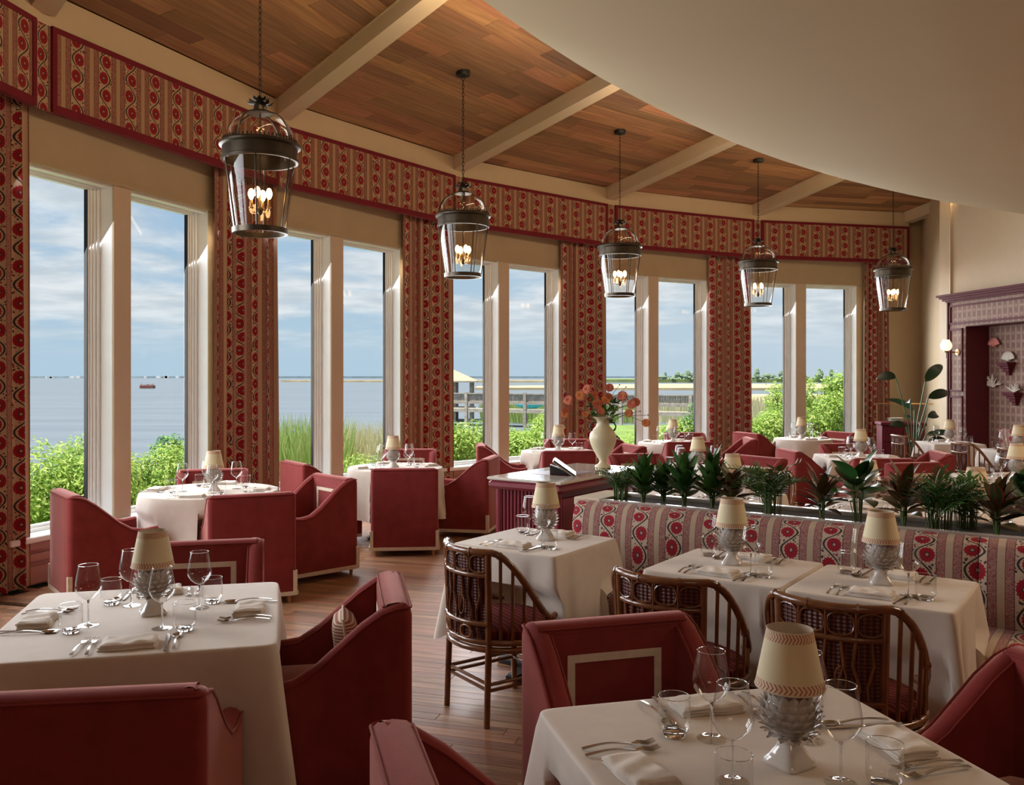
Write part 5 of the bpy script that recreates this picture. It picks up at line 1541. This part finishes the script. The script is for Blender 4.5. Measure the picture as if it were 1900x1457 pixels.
# ------------------------------------------------------------------ table settings
ZT_ = TH_ + .0045
LEAFS = None
def make_lamp(detail):
    global LEAFS
    t = thing('table_lamp', 'x', 'lamp', (0, 0, 0), 0, 'artichoke table lamps')
    # square flared pedestal
    mb = MB(); loops = []
    for (w, z, p) in ((.048, 0, 8), (.050, .004, 8), (.049, .012, 8), (.040, .022, 6), (.029, .042, 4), (.026, .055, 2.5), (.034, .068, 2.2), (.040, .075, 2)):
        l = []
        for i in range(28):
            a = 2 * pi * i / 28; c, s = cos(a), sin(a); r = w / ((abs(c) ** p + abs(s) ** p) ** (1 / p)); l.append(Vector((r * c, r * s, z)))
        loops.append(l)
    mb.quadstrip(loops, True, True, True); mb.obj('pedestal', 'ceramic', t, 50)
    zc_, R0 = .128, .061
    core = MB(); core.lathe([(0, zc_ - R0)] + [(R0 * sin(q), zc_ - R0 * cos(q)) for q in [i * pi / 10 for i in range(1, 10)]] + [(0, zc_ + R0)], 18); core.obj('globe_core', 'ceramic_leaf', t, 60)
    if LEAFS is None:
        lf = MB(); v = []
        for (x, w, o) in ((0, .009, 0), (.010, .0125, .002), (.021, .0105, .006), (.030, .001, .012)):
            v += [(-w, o, x), (0, o + .003, x), (w, o, x)]
        lf.add(v, [(0, 1, 4, 3), (1, 2, 5, 4), (3, 4, 7, 6), (4, 5, 8, 7), (6, 7, 10, 9), (7, 8, 11, 10)])
        LEAFS = lf.mesh('ceramic_leaf', 'ceramic_leaf', 60), lf
    me, lf = LEAFS; rows = [(-.86, 9), (-.66, 13), (-.44, 15), (-.2, 16), (.04, 16), (.28, 15), (.5, 14), (.7, 11), (.88, 7)]
    one = MB()
    for ri, (sz, n_) in enumerate(rows):
        lat = math.asin(sz)
        for i in range(n_):
            a = 2 * pi * (i + .5 * (ri % 2)) / n_
            d = Vector((cos(a) * cos(lat), sin(a) * cos(lat), sin(lat)))
            M = Matrix.Translation(d * (R0 - .003) + Vector((0, 0, zc_ - .008))) @ Matrix.Rotation(a - pi / 2, 4, 'Z') @ Matrix.Rotation(lat - lerp(.10, .42, (sz + 1) / 2), 4, 'X')
            if detail: o = ob('ceramic_leaf', me, t); o.matrix_local = M
            else: one.add(lf.v, lf.f, None, M)
    if not detail: one.obj('ceramic_leaves', 'ceramic_leaf', t, 60)
    MB().lathe([(.010, .185), (.010, .215), (0, .215)], 10).obj('lamp_holder', 'black_iron', t)
    sh = MB(); sh.lathe([(.083, .192), (.055, .332)], 48, closed=False); sh.obj('shade', 'lamp_shade', t, 80)
    il = MB(); il.lathe([(.0545, .3315), (.0822, .1925)], 32); il.obj('shade_lining', 'tape', t, 80)
    MB().lathe([(.012, .255), (.055, .262)], 3).obj('shade_spider', 'bud_dark', t)
    MB().lathe([(.0835, .191), (.0842, .193), (.0830, .195)], 32).obj('lower_rim', 'tape', t); MB().lathe([(.0555, .331), (.0562, .333), (.0548, .334)], 32).obj('upper_rim', 'tape', t)
    return t
def make_wine():
    t = thing('wine_glass', 'x', 'glass', (0, 0, 0), 0, 'wine glasses')
    MB().lathe([(.004, .098), (.018, .103), (.036, .118), (.047, .136), (.0495, .150), (.046, .175), (.036, .232)], 28).obj('bowl', 'wine_glass', t, 80)
    MB().tube([(.036 * cos(a), .036 * sin(a), .232) for a in [i * pi / 14 for i in range(28)]], .0009, 5, close=True).obj('rim', 'solid_glass', t, 60)
    MB().lathe([(0, .003), (.0038, .006), (.0032, .03), (.0032, .08), (.0055, .097), (0, .100)], 12).obj('stem', 'solid_glass', t, 60)
    MB().lathe([(0, 0), (.0375, 0), (.038, .0012), (.02, .003), (.006, .007), (0, .008)], 28).obj('foot', 'wine_glass', t, 60)
    return t
def make_tumbler():
    t = thing('tumbler', 'x', 'glass', (0, 0, 0), 0, 'ribbed water tumblers')
    MB().lathe([(.026, .010), (.037, .016), (.0415, .030), (.0415, .105)], 72, flute=24, fd=.008).obj('wall', 'wine_glass', t, 80)
    MB().lathe([(0, 0), (.027, 0), (.030, .006), (.030, .012), (.02, .015), (0, .016)], 24).obj('thick_base', 'solid_glass', t, 60)
    MB().tube([(.0415 * cos(a), .0415 * sin(a), .105) for a in [i * pi / 14 for i in range(28)]], .0010, 5, close=True).obj('rim', 'solid_glass', t, 60)
    return t
def spoon_bowl(mb, x0, L, w, dp):
    mb.grid(lambda s, q: (x0 + L * s, w * (q * 2 - 1) * sqrt(max(0, 1 - (2 * s - 1) ** 2)) * (1.1 - .2 * s), .006 - dp * (1 - (2 * q - 1) ** 2) * max(0, 1 - (2 * s - 1) ** 2)), 10, 8)
def handle(mb, x0, x1, w0, w1, arch):
    n = 8; v = []; f = []
    for i in range(n + 1):
        s = i / n; x = lerp(x0, x1, s); w = lerp(w0, w1, abs(2 * s - 1) ** 1.5 if s < .5 else (2 * s - 1) ** 1.5 * .6); z = .0035 + arch * sin(pi * s)
        v += [(x, -w, z), (x, -w, z + .0028), (x, w, z + .0028), (x, w, z)]
    for i in range(n):
        for j in range(4): f.append((i * 4 + j, i * 4 + (j + 1) % 4, i * 4 + 4 + (j + 1) % 4, i * 4 + 4 + j))
    f += [(3, 2, 1, 0), (n * 4, n * 4 + 1, n * 4 + 2, n * 4 + 3)]
    mb.add(v, f)
def make_fork():
    t = thing('fork', 'x', 'cutlery', (0, 0, 0), 0, 'forks')
    mb = MB(); handle(mb, -.10, .035, .0028, .0062, .008); mb.obj('handle', 'silver', t, 40)
    MB().grid(lambda s, q: (.033 + .022 * s, (q * 2 - 1) * lerp(.004, .0115, s), .006 + .002 * s), 3, 2).obj('root', 'silver', t, 40)
    for i in range(4):
        y = -.0096 + i * .0064
        MB().tube([(.054, y, .0075), (.075, y, .004), (.098, y, .010)], [.0017, .0016, .0008], 5).obj('tine', 'silver', t, 60)
    return t
def make_knife():
    t = thing('knife', 'x', 'cutlery', (0, 0, 0), 0, 'knives')
    mb = MB(); handle(mb, -.11, 0, .004, .0058, .0); mb.obj('handle', 'silver', t, 40)
    bl = MB(); bl.prism([(0, -.004), (.03, -.008), (.085, -.0085), (.11, -.003), (.115, .003), (.06, .0055), (0, .004)], .003, .0046); bl.obj('blade', 'silver', t)
    return t
def make_spoon():
    t = thing('spoon', 'x', 'cutlery', (0, 0, 0), 0, 'spoons')
    mb = MB(); handle(mb, -.10, .045, .0028, .006, .007); mb.obj('handle', 'silver', t, 40)
    mb = MB(); spoon_bowl(mb, .042, .058, .0185, .008); mb.obj('bowl', 'silver', t, 60)
    return t
def napkin_mesh(seed):
    rg = random.Random(seed); mb = MB(); a, b = .095, .058
    ph = [rg.uniform(0, 6) for _ in range(5)]
    for k in range(3):
        z0 = .001 + k * .0075; ox, oy = rg.uniform(-.004, .004), rg.uniform(-.004, .004); aa, bb = a - k * .003, b - k * .002
        def top(s, q, h):
            x, y = lerp(-aa, aa, s), lerp(-bb, bb, q)
            e = min(s, 1 - s, q, 1 - q); rr = min(1, e / .08)
            w = .0022 * sin(9 * s + ph[0] + k) * sin(7 * q + ph[1]) + .0018 * sin(16 * s + 5 * q + ph[2])
            return (x + ox + .003 * sin(6 * q + ph[3]), y + oy + .003 * sin(8 * s + ph[4]), z0 + (h * (.35 + .65 * sqrt(max(0, 1 - (1 - rr) ** 2))) + w * rr + .003 * sin(2 * s + ph[0]) if h else 0))
        mb.grid(lambda s, q: top(s, q, .0078), 20, 14); mb.grid(lambda s, q: top(s, q, 0), 20, 14, flip=True)
        for ed_ in range(4):
            def edge(s, q, ed_=ed_): 
                st_ = {0: (s, 0), 1: (s, 1), 2: (0, s), 3: (1, s)}[ed_]; p0, p1 = top(*st_, 0), top(*st_, .0078); return tuple(lerp(Vector(p0), Vector(p1), q))
            mb.grid(edge, 14, 1)
    return mb
LAMPD = Maker(make_lamp(True)); LAMPS = Maker(make_lamp(False))
WINE, TUMB, FORK, KNIFE, SPOON = Maker(make_wine()), Maker(make_tumbler()), Maker(make_fork()), Maker(make_knife()), Maker(make_spoon())
NAPM = [napkin_mesh(i).mesh('napkin', 'napkin', 60) for i in range(4)]
NAPI = [0]
def napkin(loc, rot, label):
    NAPI[0] += 1
    return ob('napkin', NAPM[NAPI[0] % 4], None, loc, (0, 0, rot), None, None, label, 'napkin', 'folded white napkins')
SIDE = {-90: 'near', 90: 'far', 180: 'left', 0: 'right'}
def setting(key, seats, lamp_off=(0, 0), detail=False, cutlery=True, glass_r=.20, square=True, tw=1.0, lamp_rot=0.3):
    x, y, r, rot, phrase = TABLES[key]
    M = Matrix.Translation((x, y, ZT_)) @ Matrix.Rotation(rot, 4, 'Z')
    ph = phrase
    lp = M @ Vector((*lamp_off, 0)); (LAMPD if detail else LAMPS)(lp, rot + lamp_rot, 'artichoke lamp with cream shade on the ' + ph)
    for sd in seats:
        a = radians(sd); nm = SIDE[sd]
        out = Vector((cos(a), sin(a), 0)); lf_ = Vector((-out.y, out.x, 0))   # lf_: to the sitter's right when facing the centre... (sitter faces -out)
        R = lf_                                                            # sitter's right hand
        hd = rot + a + pi                                                   # heading towards the centre
        def W(o, s, z=0.0): return M @ (out * o + R * s + Vector((0, 0, z)))
        e = r - .12
        napkin(W(e, 0.0), hd + pi / 2 + random.uniform(-.12, .12), 'folded napkin at the %s side of the %s' % (nm, ph))
        if cutlery:
            FORK(W(e - .01, -.125), hd + random.uniform(-.08, .08), 'inner fork at the %s side of the %s' % (nm, ph))
            FORK(W(e - .015, -.165), hd + random.uniform(-.08, .08), 'outer fork at the %s side of the %s' % (nm, ph))
            KNIFE(W(e, .125), hd + random.uniform(-.15, .1), 'knife at the %s side of the %s' % (nm, ph))
            SPOON(W(e - .01, .155), hd + random.uniform(-.08, .08), 'spoon at the %s side of the %s' % (nm, ph))
        WINE(W(e - glass_r * tw, .085 if r > .4 else .130), 0, 'wine glass at the %s side of the %s' % (nm, ph))
        TUMB(W(e - (glass_r * .78 * tw if r > .4 else .065), .17 if r > .4 else .205), 0, 'ribbed tumbler at the %s side of the %s' % (nm, ph))
ALL = (-90, 90, 180, 0)
setting('A', ALL, (.02, .04), True)
setting('B', ALL, (.03, -.03), True)
setting('C', (-90, 90), (.03, .06), True, glass_r=.10)
setting('D', (-90, 90), (-.03, .04), True, glass_r=.10)
setting('E', (-90, 90), (-.02, .04), True, glass_r=.10)
setting('F', ALL, (.04, -.02), cutlery=True, glass_r=.24)
setting('G', ALL, (-.03, -.02), cutlery=True, glass_r=.20)
for k_ in ('H', 'I', 'K', 'L', 'M'): setting(k_, ALL, (0, 0), cutlery=k_ in 'LM', glass_r=.20)
setting('J', (-90, 0, 180), (0, .02), cutlery=False, glass_r=.16)
for k_ in ('N', 'O', 'P', 'Q', 'R'): setting(k_, (-90, 90), (0, 0), cutlery=k_ in 'PQR', glass_r=.10)
